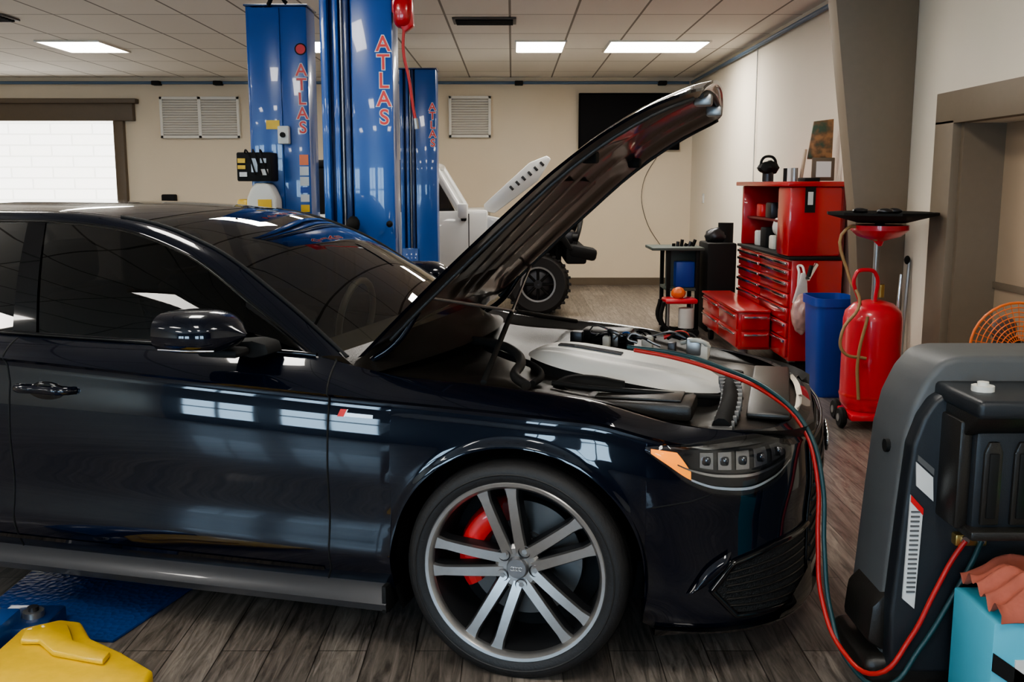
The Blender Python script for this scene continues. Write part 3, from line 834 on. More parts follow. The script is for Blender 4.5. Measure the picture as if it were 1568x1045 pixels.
# ------------------------------------------------------------------ two-post lifts
def lift(x0, x1, y, Ht, letters=None, lz=1.9, lh=.09, lx=None):
    wd = x1 - x0; e = E('vehicle_lift', ((x0 + x1) / 2, y + .15, 0))
    xm = x0 + wd * .42
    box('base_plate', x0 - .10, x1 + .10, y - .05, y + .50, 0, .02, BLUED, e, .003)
    box('column_panel', xm, x1, y, y + .30, .02, Ht, BLUE, e, .012)
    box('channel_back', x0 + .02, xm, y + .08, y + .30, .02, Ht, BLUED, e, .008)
    box('channel_flange', x0, x0 + wd * .10, y + .005, y + .28, .02, Ht, BLUE, e, .008)
    box('channel_flange_in', x0 + wd * .16, x0 + wd * .24, y + .03, y + .12, .02, Ht, BLUE, e, .008)
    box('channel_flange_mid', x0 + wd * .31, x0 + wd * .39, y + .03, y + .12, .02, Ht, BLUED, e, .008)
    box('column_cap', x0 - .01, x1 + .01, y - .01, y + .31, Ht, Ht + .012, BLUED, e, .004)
    box('carriage', x0 + .01, xm + .02, y - .02, y + .10, .25, .85, BLUE, e, .01)
    cylr('lift_cable', (x0 + wd * .28, y + .04, .1), (x0 + wd * .28, y + .04, Ht), .006, STEEL, e)
    for k in range(4):
        cylr('anchor_bolt_%d' % k, (x0 - .06 + k * (wd + .12) / 3, y - .02, .02), (x0 - .06 + k * (wd + .12) / 3, y - .02, .05), .012, STEEL, e)
    if letters:
        for k, ch in enumerate(letters):
            zz = lz - k * lh * 1.22
            text('letter_back_%d' % k, ch, lh * 1.45, PAPER, (lx, y - .0015, zz), (pi / 2, 0, 0), e, .0005, bold=.006)
            text('letter_%d' % k, ch, lh * 1.45, LRED, (lx, y - .003, zz), (pi / 2, 0, 0), e, .0005, bold=.0015)
    return e
LET = 'ATLAS'
big = lift(-1.11, -.69, 6.0, 2.92, LET, 2.32, .085, -.745)
left = lift(-1.79, -1.38, 7.0, 2.70, LET, 2.28, .078, -1.425)
far = lift(-1.16, -.78, 10.6, 2.68, LET, 2.30, .075, -.82)
e = left
box('left_panel', -1.77, -1.56, 6.985, 7.08, .9, 2.69, BLUE, e, .006)
box('sticker_yellow', -1.67, -1.58, 6.975, 6.985, 1.89, 1.95, YEL, e, 0)
box('switch_box', -1.585, -1.51, 6.93, 7.0, 1.79, 1.91, WHITEP, e, .008)
cylr('switch_knob', (-1.548, 6.93, 1.85), (-1.548, 6.91, 1.85), .018, PLASTM, e)
lathe('logo_disc', [(0, 0), (.032, 0)], 'y', (-1.425, 6.996, 2.42), PRINTR, e, 24)
lathe('logo_ring', [(.032, 0), (.04, 0)], 'y', (-1.425, 6.995, 2.42), PAINT2, e, 24)
for k, (z0, z1, m_) in enumerate(((1.65, 1.72, ORANGE), (1.58, 1.64, PAPER), (1.51, 1.57, PAPER), (1.46, 1.50, BINB), (1.40, 1.45, PAPER), (1.33, 1.38, YEL), (1.25, 1.31, PAPER), (1.15, 1.22, YEL))):
    box('warning_label_%d' % k, -1.455, -1.395, 6.994, 7.0, z0, z1, m_, e, 0)
box('power_unit_motor', -1.83, -1.60, 6.78, 6.98, 1.54, 1.73, PLASTM, e, .01)
for k, (a, b, c2, d2, m_) in enumerate(((-1.82, -1.77, 1.66, 1.69, YEL), (-1.82, -1.77, 1.62, 1.645, YEL), (-1.81, -1.76, 1.57, 1.60, PAPER), (-1.73, -1.69, 1.60, 1.69, STEEL), (-1.67, -1.62, 1.58, 1.62, PAPER), (-1.67, -1.63, 1.66, 1.69, STEEL))):
    box('motor_label_%d' % k, a, b, 6.770, 6.78, c2, d2, m_, e, 0)
for k in range(3):
    tube('power_cable_%d' % k, [(-1.78 + .06 * k, 6.8, 1.72), (-1.75 + .045 * k, 6.74, 1.74), (-1.70 + .04 * k, 6.76, 1.58)], .006, PLASTM, e)
poly('fluid_tank', [(-1.78, 1.05), (-1.58, 1.05), (-1.575, 1.42), (-1.61, 1.50), (-1.64, 1.53), (-1.72, 1.53), (-1.745, 1.50), (-1.78, 1.42)], 'y', 6.80, 6.97, WHITEP, e, .02, 3)
box('tank_label', -1.74, -1.62, 6.79, 6.80, 1.18, 1.30, PAPER, e, 0)
box('tank_sticker', -1.70, -1.61, 6.79, 6.80, 1.36, 1.42, YEL, e, 0)
box('yellow_bottle', -1.86, -1.78, 6.85, 6.95, 1.28, 1.42, YEL, e, .02)
tube('hydraulic_hose', [(-1.62, 6.95, 2.7), (-1.55, 6.9, 2.76), (-1.50, 6.95, 2.71)], .014, PLASTM, e)
e = big
blob('cable_reel', (-.63, 6.02, 2.50), (.055, .07, .09), RED, e, 3, power=.7)
poly('reel_bracket', [(-.69, 2.62), (-.57, 2.60), (-.565, 2.42), (-.62, 2.38), (-.69, 2.50)], 'y', 5.98, 6.05, RED, e, .01)
tube('air_line', [(-.62, 5.99, 2.42), (-.625, 5.98, 2.28), (-.595, 5.98, 2.12), (-.575, 5.98, 1.97), (-.56, 5.98, 1.88)], .009, mat('line_red', (.4, .02, .02), .5), e)
cylr('air_chuck', (-.562, 5.98, 1.90), (-.555, 5.98, 1.84), .015, STEEL, e)
blob('arm_knob', (-.93, 5.93, 1.29), (.04, .04, .05), PLASTM, e, 2)
blob('far_knob', (-.72, 5.95, 1.29), (.02, .02, .02), PLASTM, e, 2)

e = E('lift_arm', (-1.6, 3.0, 0))
poly('yellow_arm', [(-1.62, 3.13), (-1.52, 3.20), (-1.44, 3.18), (-1.36, 3.06), (-1.22, 2.96), (-1.08, 2.84), (-1.06, 2.62), (-1.62, 2.62)], 'z', .03, .08, YEL, e, .016, 3)
poly('arm_rib', [(-1.58, 3.08), (-1.51, 3.13), (-1.46, 3.12), (-1.39, 3.0), (-1.24, 2.92), (-1.24, 2.86), (-1.42, 2.92), (-1.50, 3.0), (-1.56, 3.0)], 'z', .08, .10, YEL, e, .008, 2)
poly('arm_foot', [(-1.60, 3.1), (-1.50, 3.14), (-1.42, 3.08), (-1.2, 2.88), (-1.2, 2.7), (-1.6, 2.7)], 'z', .0, .03, BLUED, e, .004)
box('blue_beam', -1.95, -1.66, 2.65, 3.22, 0, .11, BLUE, e, .01)
box('blue_bracket', -1.76, -1.56, 3.14, 3.34, .0, .07, BLUED, e, .012)
cylr('pivot_bolt', (-1.63, 3.24, .07), (-1.63, 3.24, .09), .035, STEEL, e)
cylr('pivot_nut', (-1.63, 3.24, .09), (-1.63, 3.24, .105), .018, GUNM, e)
m_, nt, out = newmat('diamond_plate')
b = nt.nodes.new('ShaderNodeBsdfPrincipled'); nt.links.new(b.outputs[0], out.inputs[0])
b.inputs['Base Color'].default_value = (.004, .045, .20, 1); b.inputs['Roughness'].default_value = .4
geo = nt.nodes.new('ShaderNodeNewGeometry'); ck = nt.nodes.new('ShaderNodeTexVoronoi'); ck.inputs['Scale'].default_value = 45
nt.links.new(geo.outputs['Position'], ck.inputs['Vector'])
bpn = nt.nodes.new('ShaderNodeBump'); bpn.inputs['Strength'].default_value = .6; bpn.inputs['Distance'].default_value = .006
nt.links.new(ck.outputs['Distance'], bpn.inputs['Height']); nt.links.new(bpn.outputs[0], b.inputs['Normal'])
poly('floor_ramp', [(-1.90, 3.50), (-1.62, 3.22), (-1.34, 3.18), (-1.18, 3.75), (-1.18, 4.0), (-1.90, 4.0)], 'z', .001, .012, m_, None, .003)

# ------------------------------------------------------------------ off-road SUV (background)
e = E('off_road_suv', (-1, 12.3, 0)); N0, N1 = 11.6, 13.15
def ow(x, y0, y1):
    lathe('tire', [(.20, y0), (.31, y0 - .01), (.36, y0 + .03), (.37, (y0 + y1) / 2), (.36, y1 - .03), (.31, y1 + .01), (.20, y1)], 'y', (x, 0, .37), RUBBER, e, 40)
    lathe('wheel_rim', [(.0, y0 + .04), (.05, y0 + .03), (.16, y0 + .07), (.19, y0 + .01), (.205, y0)], 'y', (x, 0, .37), GUNM, e, 32)
    lathe('beadlock', [(.185, y0 - .004), (.205, y0 - .006), (.21, y0 + .01)], 'y', (x, 0, .37), STEEL, e, 32)
    for k in range(8):
        a = 2 * pi * k / 8
        cylr('rim_spoke_%d' % k, (x + .05 * cos(a), y0 + .03, .37 + .05 * sin(a)), (x + .18 * cos(a), y0 + .02, .37 + .18 * sin(a)), .016, PLASTM, e)
    for k in range(30):
        a = 2 * pi * k / 30
        box('lug_%d' % k, x + .365 * cos(a) - .02, x + .365 * cos(a) + .02, y0 + .005, y0 + .09, .37 + .365 * sin(a) - .014, .37 + .365 * sin(a) + .014, RUBBER, e, .004)
for x in (.30, -2.1):
    ow(x, 11.55, 11.80)
    lathe('tire_far', [(.0, 12.95), (.31, 12.94), (.37, 12.98), (.37, 13.15), (.31, 13.2), (0, 13.2)], 'y', (x, 0, .37), RUBBER, e, 32)
poly('tub', [(-2.75, .50), (-2.55, .50), (-2.5, .80), (-1.75, .80), (-1.65, .46), (-.45, .46), (-.28, .62), (-.28, 1.22), (-2.75, 1.16)], 'y', N0, N1, WHITE, e, .03)
box('door_line', -1.25, -1.24, N0 - .004, N0 + .01, .5, 1.16, PLASTM, e, 0)
box('door_line_front', -.50, -.49, N0 - .004, N0 + .01, .6, 1.18, PLASTM, e, 0)
poly('engine_tub', [(-.30, .55), (.52, .60), (.52, 1.0), (-.30, 1.10)], 'y', N0 + .25, N1 - .25, PLASTM, e, .02)
poly('front_fender', [(-.30, .60), (-.10, .62), (.0, .80), (.18, .88), (.55, .88), (.66, .76), (.70, .78), (.60, .95), (.10, .97), (-.10, .85), (-.30, .82)], 'y', N0 - .06, N0 + .30, PLASTM, e, .015)
poly('fender_top_white', [(-.30, .85), (-.10, .88), (.1, .98), (.10, 1.08), (-.30, 1.16)], 'y', N0 + .02, N0 + .26, WHITE, e, .02)
poly('rear_flare', [(-2.6, .60), (-2.45, .84), (-1.78, .84), (-1.62, .55), (-1.55, .58), (-1.70, .92), (-2.5, .92), (-2.68, .62)], 'y', N0 - .08, N0 + .05, PLASTM, e, .015)
box('grille_panel', .50, .58, N0 + .2, N1 - .2, .60, 1.05, PLASTM, e, .03)
poly('hood', [(-.31, 1.20), (-.20, 1.18), (.30, 1.55), (.45, 1.80), (.40, 1.84), (.20, 1.76), (-.33, 1.28)], 'y', N0 + .14, N1 - .14, mat('suv_white', (.55, .55, .53), .35, 0, .3), e, .02)
for k in range(6):
    box('hood_slot_%d' % k, -.02 + .07 * k, .01 + .07 * k, N0 + .132, N0 + .15, 1.44 + .055 * k, 1.50 + .055 * k, PLAST, e, .005, rot=('Y', -.75))
tube('windshield_frame', [(-.60, N0 + .06, 1.22), (-.90, N0 + .10, 1.72)], .045, WHITE, e, straight=True)
tube('windshield_frame_far', [(-.60, N1 - .06, 1.22), (-.90, N1 - .10, 1.72)], .045, WHITE, e, straight=True)
cylr('windshield_top', (-.90, N0 + .1, 1.72), (-.90, N1 - .1, 1.72), .045, WHITE, e)
mk('windshield', [(-.60, N0 + .1, 1.22), (-.60, N1 - .1, 1.22), (-.90, N1 - .1, 1.72), (-.90, N0 + .1, 1.72)], [(0, 1, 2, 3)], WSCREEN, e)
poly('soft_top', [(-.92, 1.70), (-.95, 1.79), (-2.7, 1.79), (-2.78, 1.70)], 'y', N0 + .05, N1 - .05, PLASTM, e, .02)
poly('door_frame_front', [(-1.30, 1.18), (-1.22, 1.18), (-1.22, 1.70), (-1.30, 1.70)], 'y', N0 + .05, N0 + .12, PLASTM, e, .01)
poly('soft_top_rear', [(-2.75, 1.16), (-1.95, 1.16), (-1.95, 1.70), (-2.78, 1.70)], 'y', N0 + .05, N1 - .05, PLASTM, e, .02)
mk('side_window', [(-1.95, N0 + .07, 1.18), (-.64, N0 + .07, 1.18), (-.92, N0 + .1, 1.70), (-1.95, N0 + .1, 1.70)], [(0, 1, 2, 3)], TINT, e)
box('mirror', -.62, -.50, N0 - .18, N0 - .06, 1.13, 1.30, WHITE, e, .03)
box('mirror_arm', -.58, -.52, N0 - .10, N0 + .02, 1.10, 1.14, PLASTM, e, .01)
box('front_bumper', .62, .86, N0 + .0, N1 - .0, .60, .80, PLASTM, e, .03)
box('bumper_wing', .66, .98, N0 - .02, N0 + .3, .66, .80, PLASTM, e, .04, rot=('Y', .2))
tube('bumper_hoop', [(.74, N0 + .35, .8), (.80, N0 + .4, 1.0), (.80, N1 - .4, 1.0), (.74, N1 - .35, .8)], .028, PLASTM, e)
box('winch', .58, .78, N0 + .5, N1 - .5, .8, .95, GUNM, e, .03)
lathe('headlight', [(0, .03), (.08, .02), (.09, 0), (.09, -.04)], 'x', (.585, N0 + .42, .88), CHROME, e, 24)
tube('bumper_light', [(.70, N0 + .1, .9), (.76, N0 + .1, .9)], .045, PLASTM, e, straight=True)
rr = random.Random(8)
for k in range(9):
    x = rr.uniform(-.2, .4); box('engine_part_%d' % k, x, x + rr.uniform(.06, .15), N0 + .3, N0 + .5 + rr.uniform(0, .4), 1.0, 1.08 + rr.uniform(0, .12), rr.choice([PLASTM, GUNM, STEEL, PLAST]), e, .01)
box('chassis', -2.6, .55, N0 + .35, N1 - .35, .38, .55, PLASTM, e, .02)
box('side_step', -1.65, -.25, N0 - .05, N0 + .06, .36, .42, PLASTM, e, .02)

# ------------------------------------------------------------------ tool chest
e = E('tool_chest', (2.4, 8.8, 0))
box('cabinet', 2.20, 2.60, 7.9, 9.7, .12, .93, RED, e, .01)
rows = [.14, .30, .43, .55, .66, .76, .85, .92]
for i in range(len(rows) - 1):
    for j, (a, b) in enumerate(((7.93, 8.80), (8.83, 9.67))):
        box('drawer_%d_%d' % (i, j), 2.178, 2.20, a, b, rows[i] + .006, rows[i + 1] - .006, RED, e, .005)
        box('drawer_pull_%d_%d' % (i, j), 2.158, 2.182, a + .02, b - .02, rows[i + 1] - .036, rows[i + 1] - .014, CHROME, e, .003)
box('cabinet_top', 2.17, 2.61, 7.88, 9.72, .93, .955, PLASTM, e, .005)
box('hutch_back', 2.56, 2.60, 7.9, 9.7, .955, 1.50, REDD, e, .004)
box('hutch_end_near', 2.16, 2.60, 7.9, 8.25, .955, 1.50, RED, e, .02)
box('hutch_end_far', 2.20, 2.60, 9.64, 9.7, .955, 1.50, RED, e, .01)
box('hutch_top', 2.14, 2.62, 7.88, 9.72, 1.50, 1.54, RED, e, .008)
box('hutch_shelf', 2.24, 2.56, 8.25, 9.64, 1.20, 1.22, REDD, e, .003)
box('hutch_label', 2.28, 2.36, 7.893, 7.9, 1.30, 1.50, PLASTM, e, 0)
box('hutch_label_card', 2.30, 2.34, 7.889, 7.893, 1.36, 1.46, PAPER, e, 0)
for k, (y, z, w, hh, m_) in enumerate(((8.5, .955, .16, .16, STEEL), (8.75, .955, .14, .12, WHITEP), (9.0, .955, .2, .18, PLASTM), (9.3, .955, .12, .14, PAPER), (8.5, 1.22, .15, .10, PLASTM), (8.85, 1.22, .2, .14, GUNM), (9.2, 1.22, .18, .12, REDP))):
    box('stored_item_%d' % k, 2.26, 2.42, y, y + w, z, z + hh, m_, e, .015)
blob('stored_bag', (2.30, 8.62, 1.16), (.07, .12, .09), PAPER, e, 3, .12, 2)
box('side_chest', 1.90, 2.165, 8.35, 9.9, .14, .46, RED, e, .01)
box('side_chest_lip', 1.88, 2.165, 8.33, 9.92, .455, .475, RED, e, .006)
for i in range(2):
    for j, (a, b) in enumerate(((8.38, 9.1), (9.13, 9.87))):
        box('side_drawer_%d_%d' % (i, j), 1.885, 1.905, a, b, .16 + .15 * i, .29 + .15 * i, RED, e, .005)
        box('side_pull_%d_%d' % (i, j), 1.868, 1.888, a + .03, b - .03, .26 + .15 * i, .275 + .15 * i, CHROME, e, .003)
    box('end_drawer_%d' % i, 1.92, 2.15, 8.33, 8.35, .16 + .15 * i, .29 + .15 * i, RED, e, .005)
    box('end_pull_%d' % i, 1.94, 2.13, 8.315, 8.33, .26 + .15 * i, .275 + .15 * i, CHROME, e, .003)
for k, (x, y) in enumerate(((2.25, 8.0), (2.55, 8.0), (2.25, 9.6), (2.55, 9.6), (1.96, 8.45), (1.96, 9.8))):
    lathe('caster_%d' % k, [(0, -.02), (.05, -.02), (.055, 0), (.05, .02), (0, .02)], 'x', (x, y, .056), PLASTM, e, 20)
    box('caster_fork_%d' % k, x - .03, x + .03, y - .03, y + .03, .10, .14, STEEL, e, .004)
box('wrench_tray', 2.3, 2.42, 8.0, 8.2, 1.54, 1.57, PLASTM, e, .005)
blob('gas_mask', (2.26, 9.0, 1.66), (.09, .09, .06), PLASTM, e, 3, .15, 5)
tube('mask_strap', [(2.19, 9.0, 1.66), (2.21, 9.0, 1.74), (2.26, 9.0, 1.76), (2.31, 9.0, 1.74), (2.33, 9.0, 1.66)], .012, PLASTM, e)
cylr('mask_stand', (2.26, 9.0, 1.54), (2.26, 9.0, 1.64), .05, GUNM, e)
for k, y in enumerate((8.3, 8.42, 8.54)):
    cylr('spray_can_%d' % k, (2.3, y, 1.54), (2.3, y, 1.65), .028, (STEEL, PAPER, PLASTM)[k], e)
e = E('plastic_bag', (2.26, 7.78, .6))
blob('bag', (2.25, 7.76, .52), (.08, .07, .15), mat('bag_plastic', (.50, .30, .27), .3, 0, .5, noise=.5, nscale=18), e, 4, .10, 7)
tube('bag_handle', [(2.22, 7.78, .66), (2.23, 7.80, .84), (2.25, 7.86, .89), (2.27, 7.80, .84), (2.29, 7.78, .66)], .010, PAPER, e)
poly('bag_neck', [(2.18, .60), (2.31, .60), (2.27, .84), (2.24, .84)], 'y', 7.76, 7.80, mat('bag_white', (.55, .50, .48), .35), e, .01)
def painting():
    m_, nt, out = newmat('painting_canvas')
    b = nt.nodes.new('ShaderNodeBsdfPrincipled'); nt.links.new(b.outputs[0], out.inputs[0])
    tc = nt.nodes.new('ShaderNodeTexCoord'); n = nt.nodes.new('ShaderNodeTexNoise'); n.inputs['Scale'].default_value = 14
    nt.links.new(tc.outputs['Object'], n.inputs['Vector']); cr = nt.nodes.new('ShaderNodeValToRGB')
    cr.color_ramp.elements[0].position = .35; cr.color_ramp.elements[0].color = (.05, .08, .05, 1)
    cr.color_ramp.elements[1].position = .65; cr.color_ramp.elements[1].color = (.32, .16, .07, 1)
    k = cr.color_ramp.elements.new(.5); k.color = (.16, .09, .045, 1)
    nt.links.new(n.outputs['Fac'], cr.inputs[0]); nt.links.new(cr.outputs[0], b.inputs['Base Color'])
    e = E('painting', (2.5, 8.3, 1.8))
    poly('canvas', [(2.40, 1.72), (2.60, 1.72), (2.60, 2.04), (2.44, 2.02)], 'y', 8.30, 8.32, m_, e, .003)
    box('frame_left', 2.36, 2.38, 8.29, 8.33, 1.545, 1.80, DOORM, e, .003, rot=('Y', .12))
    box('photo_frame', 2.42, 2.60, 8.22, 8.25, 1.545, 1.73, TRIMD, e, .006)
    box('photo_card', 2.45, 2.57, 8.215, 8.22, 1.575, 1.70, PAPER, e, 0)
painting()

# ------------------------------------------------------------------ oil drainer
HTAN = mat('hose_tan', (.32, .20, .09), .5)
e = E('waste_oil_drainer', (2.28, 6.3, 0)); cx, cy = 2.28, 6.3
lathe('tank', [(0, .10), (.14, .10), (.175, .14), (.18, .18), (.18, .68), (.17, .73), (.12, .78), (.05, .80), (0, .80)], 'z', (cx, cy, 0), REDO, e, 40)
lathe('tank_band', [(.183, .19), (.185, .20), (.183, .21)], 'z', (cx, cy, 0), REDP, e, 40)
cylr('pole', (cx + .0, cy, .79), (cx + .0, cy, 1.18), .018, STEEL, e)
lathe('funnel', [(.02, 1.14), (.03, 1.17), (.13, 1.20), (.175, 1.24), (.175, 1.27), (.165, 1.27), (.03, 1.2)], 'z', (cx + .01, cy, 0), REDO, e, 32)
lathe('drip_tray', [(0, 1.285), (.15, 1.285), (.30, 1.325), (.335, 1.335), (.335, 1.35), (.30, 1.345), (.15, 1.30), (0, 1.30)], 'z', (cx + .02, cy, 0), PLASTM, e, 12, smooth=20)
cylr('tray_neck', (cx + .01, cy, 1.22), (cx + .01, cy, 1.29), .03, PLASTM, e)
for k, (dx, dy) in enumerate(((-.1, .05), (.02, -.05), (.12, .06))):
    blob('tray_tool_%d' % k, (cx + dx, cy + dy, 1.355), (.05, .04, .02), GUNM, e, 2, .1, k)
tube('handle', [(cx - .12, cy - .10, .78), (cx - .16, cy - .12, .98), (cx - .10, cy - .12, 1.0), (cx - .04, cy - .11, .98), (cx - .02, cy - .08, .80)], .012, REDO, e)
tube('drain_hose', [(cx - .02, cy - .05, 1.18), (cx - .21, cy - .05, 1.25), (cx - .19, cy - .08, .95), (cx - .14, cy - .15, .80), (cx - .25, cy - .18, .62), (cx - .24, cy - .19, .50), (cx - .10, cy - .20, .46)], .010, HTAN, e)
tube('drain_hose_low', [(cx - .10, cy - .19, .72), (cx - .15, cy - .20, .45), (cx - .13, cy - .19, .2)], .010, HTAN, e)
tube('gauge', [(cx + .03, cy - .02, .82), (cx + .03, cy - .02, .90)], .025, BRASS, e, straight=True)
box('base_frame', cx - .17, cx + .17, cy - .20, cy + .16, .06, .10, REDO, e, .01)
for k, (dx, dy) in enumerate(((-.20, -.10), (.16, -.22), (.18, .12), (-.16, .14))):
    lathe('drainer_wheel_%d' % k, [(0, -.02), (.055, -.02), (.065, -.01), (.065, .01), (.055, .02), (0, .02)], 'x', (cx + dx, cy + dy, .066), PLASTM, e, 24)
    lathe('wheel_hub_%d' % k, [(0, -.024), (.025, -.024), (.025, -.02)], 'x', (cx + dx, cy + dy, .066), STEEL, e, 16)
e = E('trash_bin', (2.31, 7.25, 0))
def ring(z, hx, hy, n=24, p_=.35):
    return [(2.31 + hx * math.copysign(abs(cos(a)) ** p_, cos(a)), 7.25 + hy * math.copysign(abs(sin(a)) ** p_, sin(a)), z) for a in rng(0, 2 * pi, n)]
grid('bin_body', [ring(.0, .01, .01), ring(.0, .11, .16), ring(.02, .12, .17), ring(.66, .145, .20), ring(.66, .16, .215), ring(.72, .16, .215), ring(.72, .15, .205), ring(.05, .11, .16)], BINB, e, smooth=40)
e = E('breaker_bar', (2.6, 6.72, .3))
cylr('bar_long', (2.60, 6.66, .0), (2.655, 6.72, 1.02), .012, STEEL, e)
cylr('bar_short', (2.56, 6.70, .0), (2.62, 6.76, .92), .014, CHROME, e)
blob('bar_head', (2.64, 6.72, 1.02), (.02, .02, .03), PLASTM, e, 2)
e = E('air_hammer', (2.25, 7.83, .9))
cylr('barrel', (2.27, 7.70, .80), (2.36, 7.80, .90), .02, CHROME, e)
cylr('grip', (2.27, 7.70, .80), (2.30, 7.72, .90), .016, PLASTM, e)

# ------------------------------------------------------------------ workbench corner
e = E('workbench', (1.7, 10.6, 0))
TEAL = mat('bench_green', (.07, .09, .08), .5)
box('top', 1.44, 1.98, 10.35, 10.9, .84, .87, TEAL, e, .006)
for k, (x, y) in enumerate(((1.62, 10.4), (1.92, 10.4), (1.62, 10.85), (1.92, 10.85))): box('leg_%d' % k, x - .02, x + .02, y - .02, y + .02, 0, .84, PLASTM, e, .003)
box('back_panel', 1.62, 1.94, 10.6, 10.62, .42, .84, TEAL, e, .004)
box('shelf', 1.60, 1.94, 10.38, 10.88, .42, .45, TEAL, e, .004)
box('blue_crate', 1.70, 1.90, 10.42, 10.58, .45, .72, BINB, e, .015)
for k in range(6): cylr('tool_%d' % k, (1.70 + .04 * k, 10.6, .87), (1.70 + .045 * k, 10.6, .90 + .02 * (k % 3)), .018, (PLASTM, GUNM, PLASTM)[k % 3], e)
e = E('bench_grinder', (2.2, 10.7, 0))
box('cabinet', 2.0, 2.30, 10.3, 10.8, .0, .92, PLASTM, e, .02)
blob('motor', (2.13, 10.5, .98), (.12, .10, .09), GUNM, e, 3, .08, 3)
cylr('canister', (2.22, 10.5, .9), (2.22, 10.5, 1.12), .08, PLASTM, e)
e = E('floor_jack', (1.75, 10.1, 0))
tube('frame', [(1.52, 10.0, .35), (1.50, 10.0, .16), (1.60, 9.98, .06), (1.84, 9.98, .06)], .02, PLASTM, e)
tube('frame_back', [(1.52, 10.25, .35), (1.50, 10.25, .16), (1.60, 10.25, .06), (1.84, 10.25, .06)], .02, PLASTM, e)
box('seat_pad', 1.53, 1.86, 9.98, 10.25, .33, .38, REDO, e, .02)
for k, x in enumerate((1.58, 1.82)): cylr('post_%d' % k, (x, 10.1, .06), (x, 10.1, .34), .015, STEEL, e)
blob('red_tool', (1.68, 10.1, .43), (.07, .08, .06), ORANGE, e, 3, .1, 2)
cylr('white_drum', (1.76, 10.08, .08), (1.76, 10.08, .28), .08, PAPER, e)
for k, (x, y) in enumerate(((1.56, 9.98), (1.84, 9.98), (1.56, 10.25), (1.84, 10.25))):
    lathe('jack_wheel_%d' % k, [(0, -.02), (.035, -.02), (.04, 0), (.035, .02), (0, .02)], 'y', (x, y, .041), PLASTM, e, 16)
e = E('picture_frame', (2.6, 10.8, 1.1))
box('frame', 2.635, 2.668, 10.6, 10.9, .95, 1.25, PLASTM, e, .005); box('card', 2.628, 2.636, 10.63, 10.87, .98, 1.22, PAPER, e, 0)
e = E('wall_socket', (2.66, 14.2, 1.3)); box('plate', 2.655, 2.669, 14.1, 14.2, 1.25, 1.38, PAPER, e, .003); box('outlet', 2.650, 2.656, 14.12, 14.18, 1.28, 1.35, VENT, e, .002)
e = E('wall_speaker', (-4.95, 15.1, 1.2)); box('body', -5.2, -5.0, 15.05, 15.19, 1.24, 1.36, PLASTM, e, .02); box('stalk', -5.12, -5.08, 15.1, 15.199, 1.05, 1.24, PLASTM, e, .005)

# ------------------------------------------------------------------ fan
e = E('floor_fan', (2.28, 4.4, 0)); fx, fy, fz = 2.22, 4.4, .81
for k in range(9):
    r = .04 + .02 * k
    tube('guard_ring_%d' % k, [(fx + r * cos(a), fy - .06 + .04 * (r / .2) ** 2, fz + r * sin(a)) for a in rng(0, 2 * pi * 31 / 32, 31)], .0025 if k < 8 else .006, ORANGE, e, cyc=True, straight=True)
for k in range(36):
    a = 2 * pi * k / 36
    cylr('guard_wire_%d' % k, (fx + .04 * cos(a), fy - .06, fz + .04 * sin(a)), (fx + .20 * cos(a), fy - .02, fz + .20 * sin(a)), .0018, ORANGE, e)
BLADE = mat('blade', (.12, .10, .09), .5)
for k in range(3):
    a = 2 * pi * k / 3
    blob('blade_%d' % k, (fx + .09 * cos(a), fy, fz + .09 * sin(a)), (.06, .012, .06), BLADE, e, 2)
blob('motor', (fx, fy + .06, fz), (.06, .08, .06), PLASTM, e, 2)
cylr('stand', (fx, fy + .06, 0.02), (fx, fy + .06, fz), .015, PLASTM, e)
lathe('foot', [(0, .03), (.15, .02), (.16, 0), (0, 0)], 'z', (fx, fy + .06, 0), PLASTM, e, 24)

# ------------------------------------------------------------------ AC service machine
e = E('ac_recharge_machine', (1.45, 2.95, 0))
shell = [(1.10, .10), (1.085, .30), (1.105, .60), (1.12, .80), (1.14, .90), (1.175, .98), (1.215, 1.03), (1.26, 1.045), (1.78, 1.045), (1.84, 1.0), (1.88, .5), (1.88, .10)]
poly('rear_shell', shell, 'y', 2.80, 3.06, MGRAY, e, .02, 3)
face = [(1.10, .12), (1.09, .30), (1.11, .60), (1.125, .80), (1.15, .88), (1.18, .93), (1.22, .955), (1.80, .955), (1.84, .5), (1.84, .12)]
poly('front_body', face, 'y', 2.74, 2.81, DKGRAY, e, .012, 3)
box('console_ledge', 1.20, 1.82, 2.52, 2.81, .925, .975, DKGRAY, e, .015, 3)
poly('console_slope', [(2.54, .93), (2.81, .93), (2.81, .84), (2.62, .86)], 'x', 1.21, 1.81, PLAST, e, .008)
box('console_panel', 1.235, 1.80, 2.60, 2.76, .60, .875, DKGRAY, e, .015)
for k, x in enumerate((1.255, 1.335)):
    poly('panel_slot_%d' % k, [(x, .62), (x + .05, .62), (x + .05, .82), (x + .038, .85), (x + .012, .85), (x, .82)], 'y', 2.588, 2.602, PLAST, e, .005)
    box('slot_inner_%d' % k, x + .012, x + .038, 2.582, 2.59, .64, .82, PLASTM, e, .004)
box('tray_edge', 1.22, 1.82, 2.56, 2.76, .585, .612, PLAST, e, .008)
box('panel_side', 1.20, 1.237, 2.62, 2.78, .60, .90, PLAST, e, .008)
cylr('fluid_bottle', (1.41, 2.56, .66), (1.41, 2.56, .73), .034, GREEN, e)
cylr('fluid_bottle_top', (1.41, 2.56, .73), (1.41, 2.56, .855), .034, mat('bottle', (.20, .40, .24), .2, 0, .5), e)
cylr('bottle_cap', (1.41, 2.56, .855), (1.41, 2.56, .875), .022, PLASTM, e)
cylr('top_knob', (1.27, 2.66, .975), (1.27, 2.66, .99), .03, WHITEP, e)
cylr('knob_stem', (1.27, 2.66, .99), (1.27, 2.66, 1.0), .015, WHITEP, e)
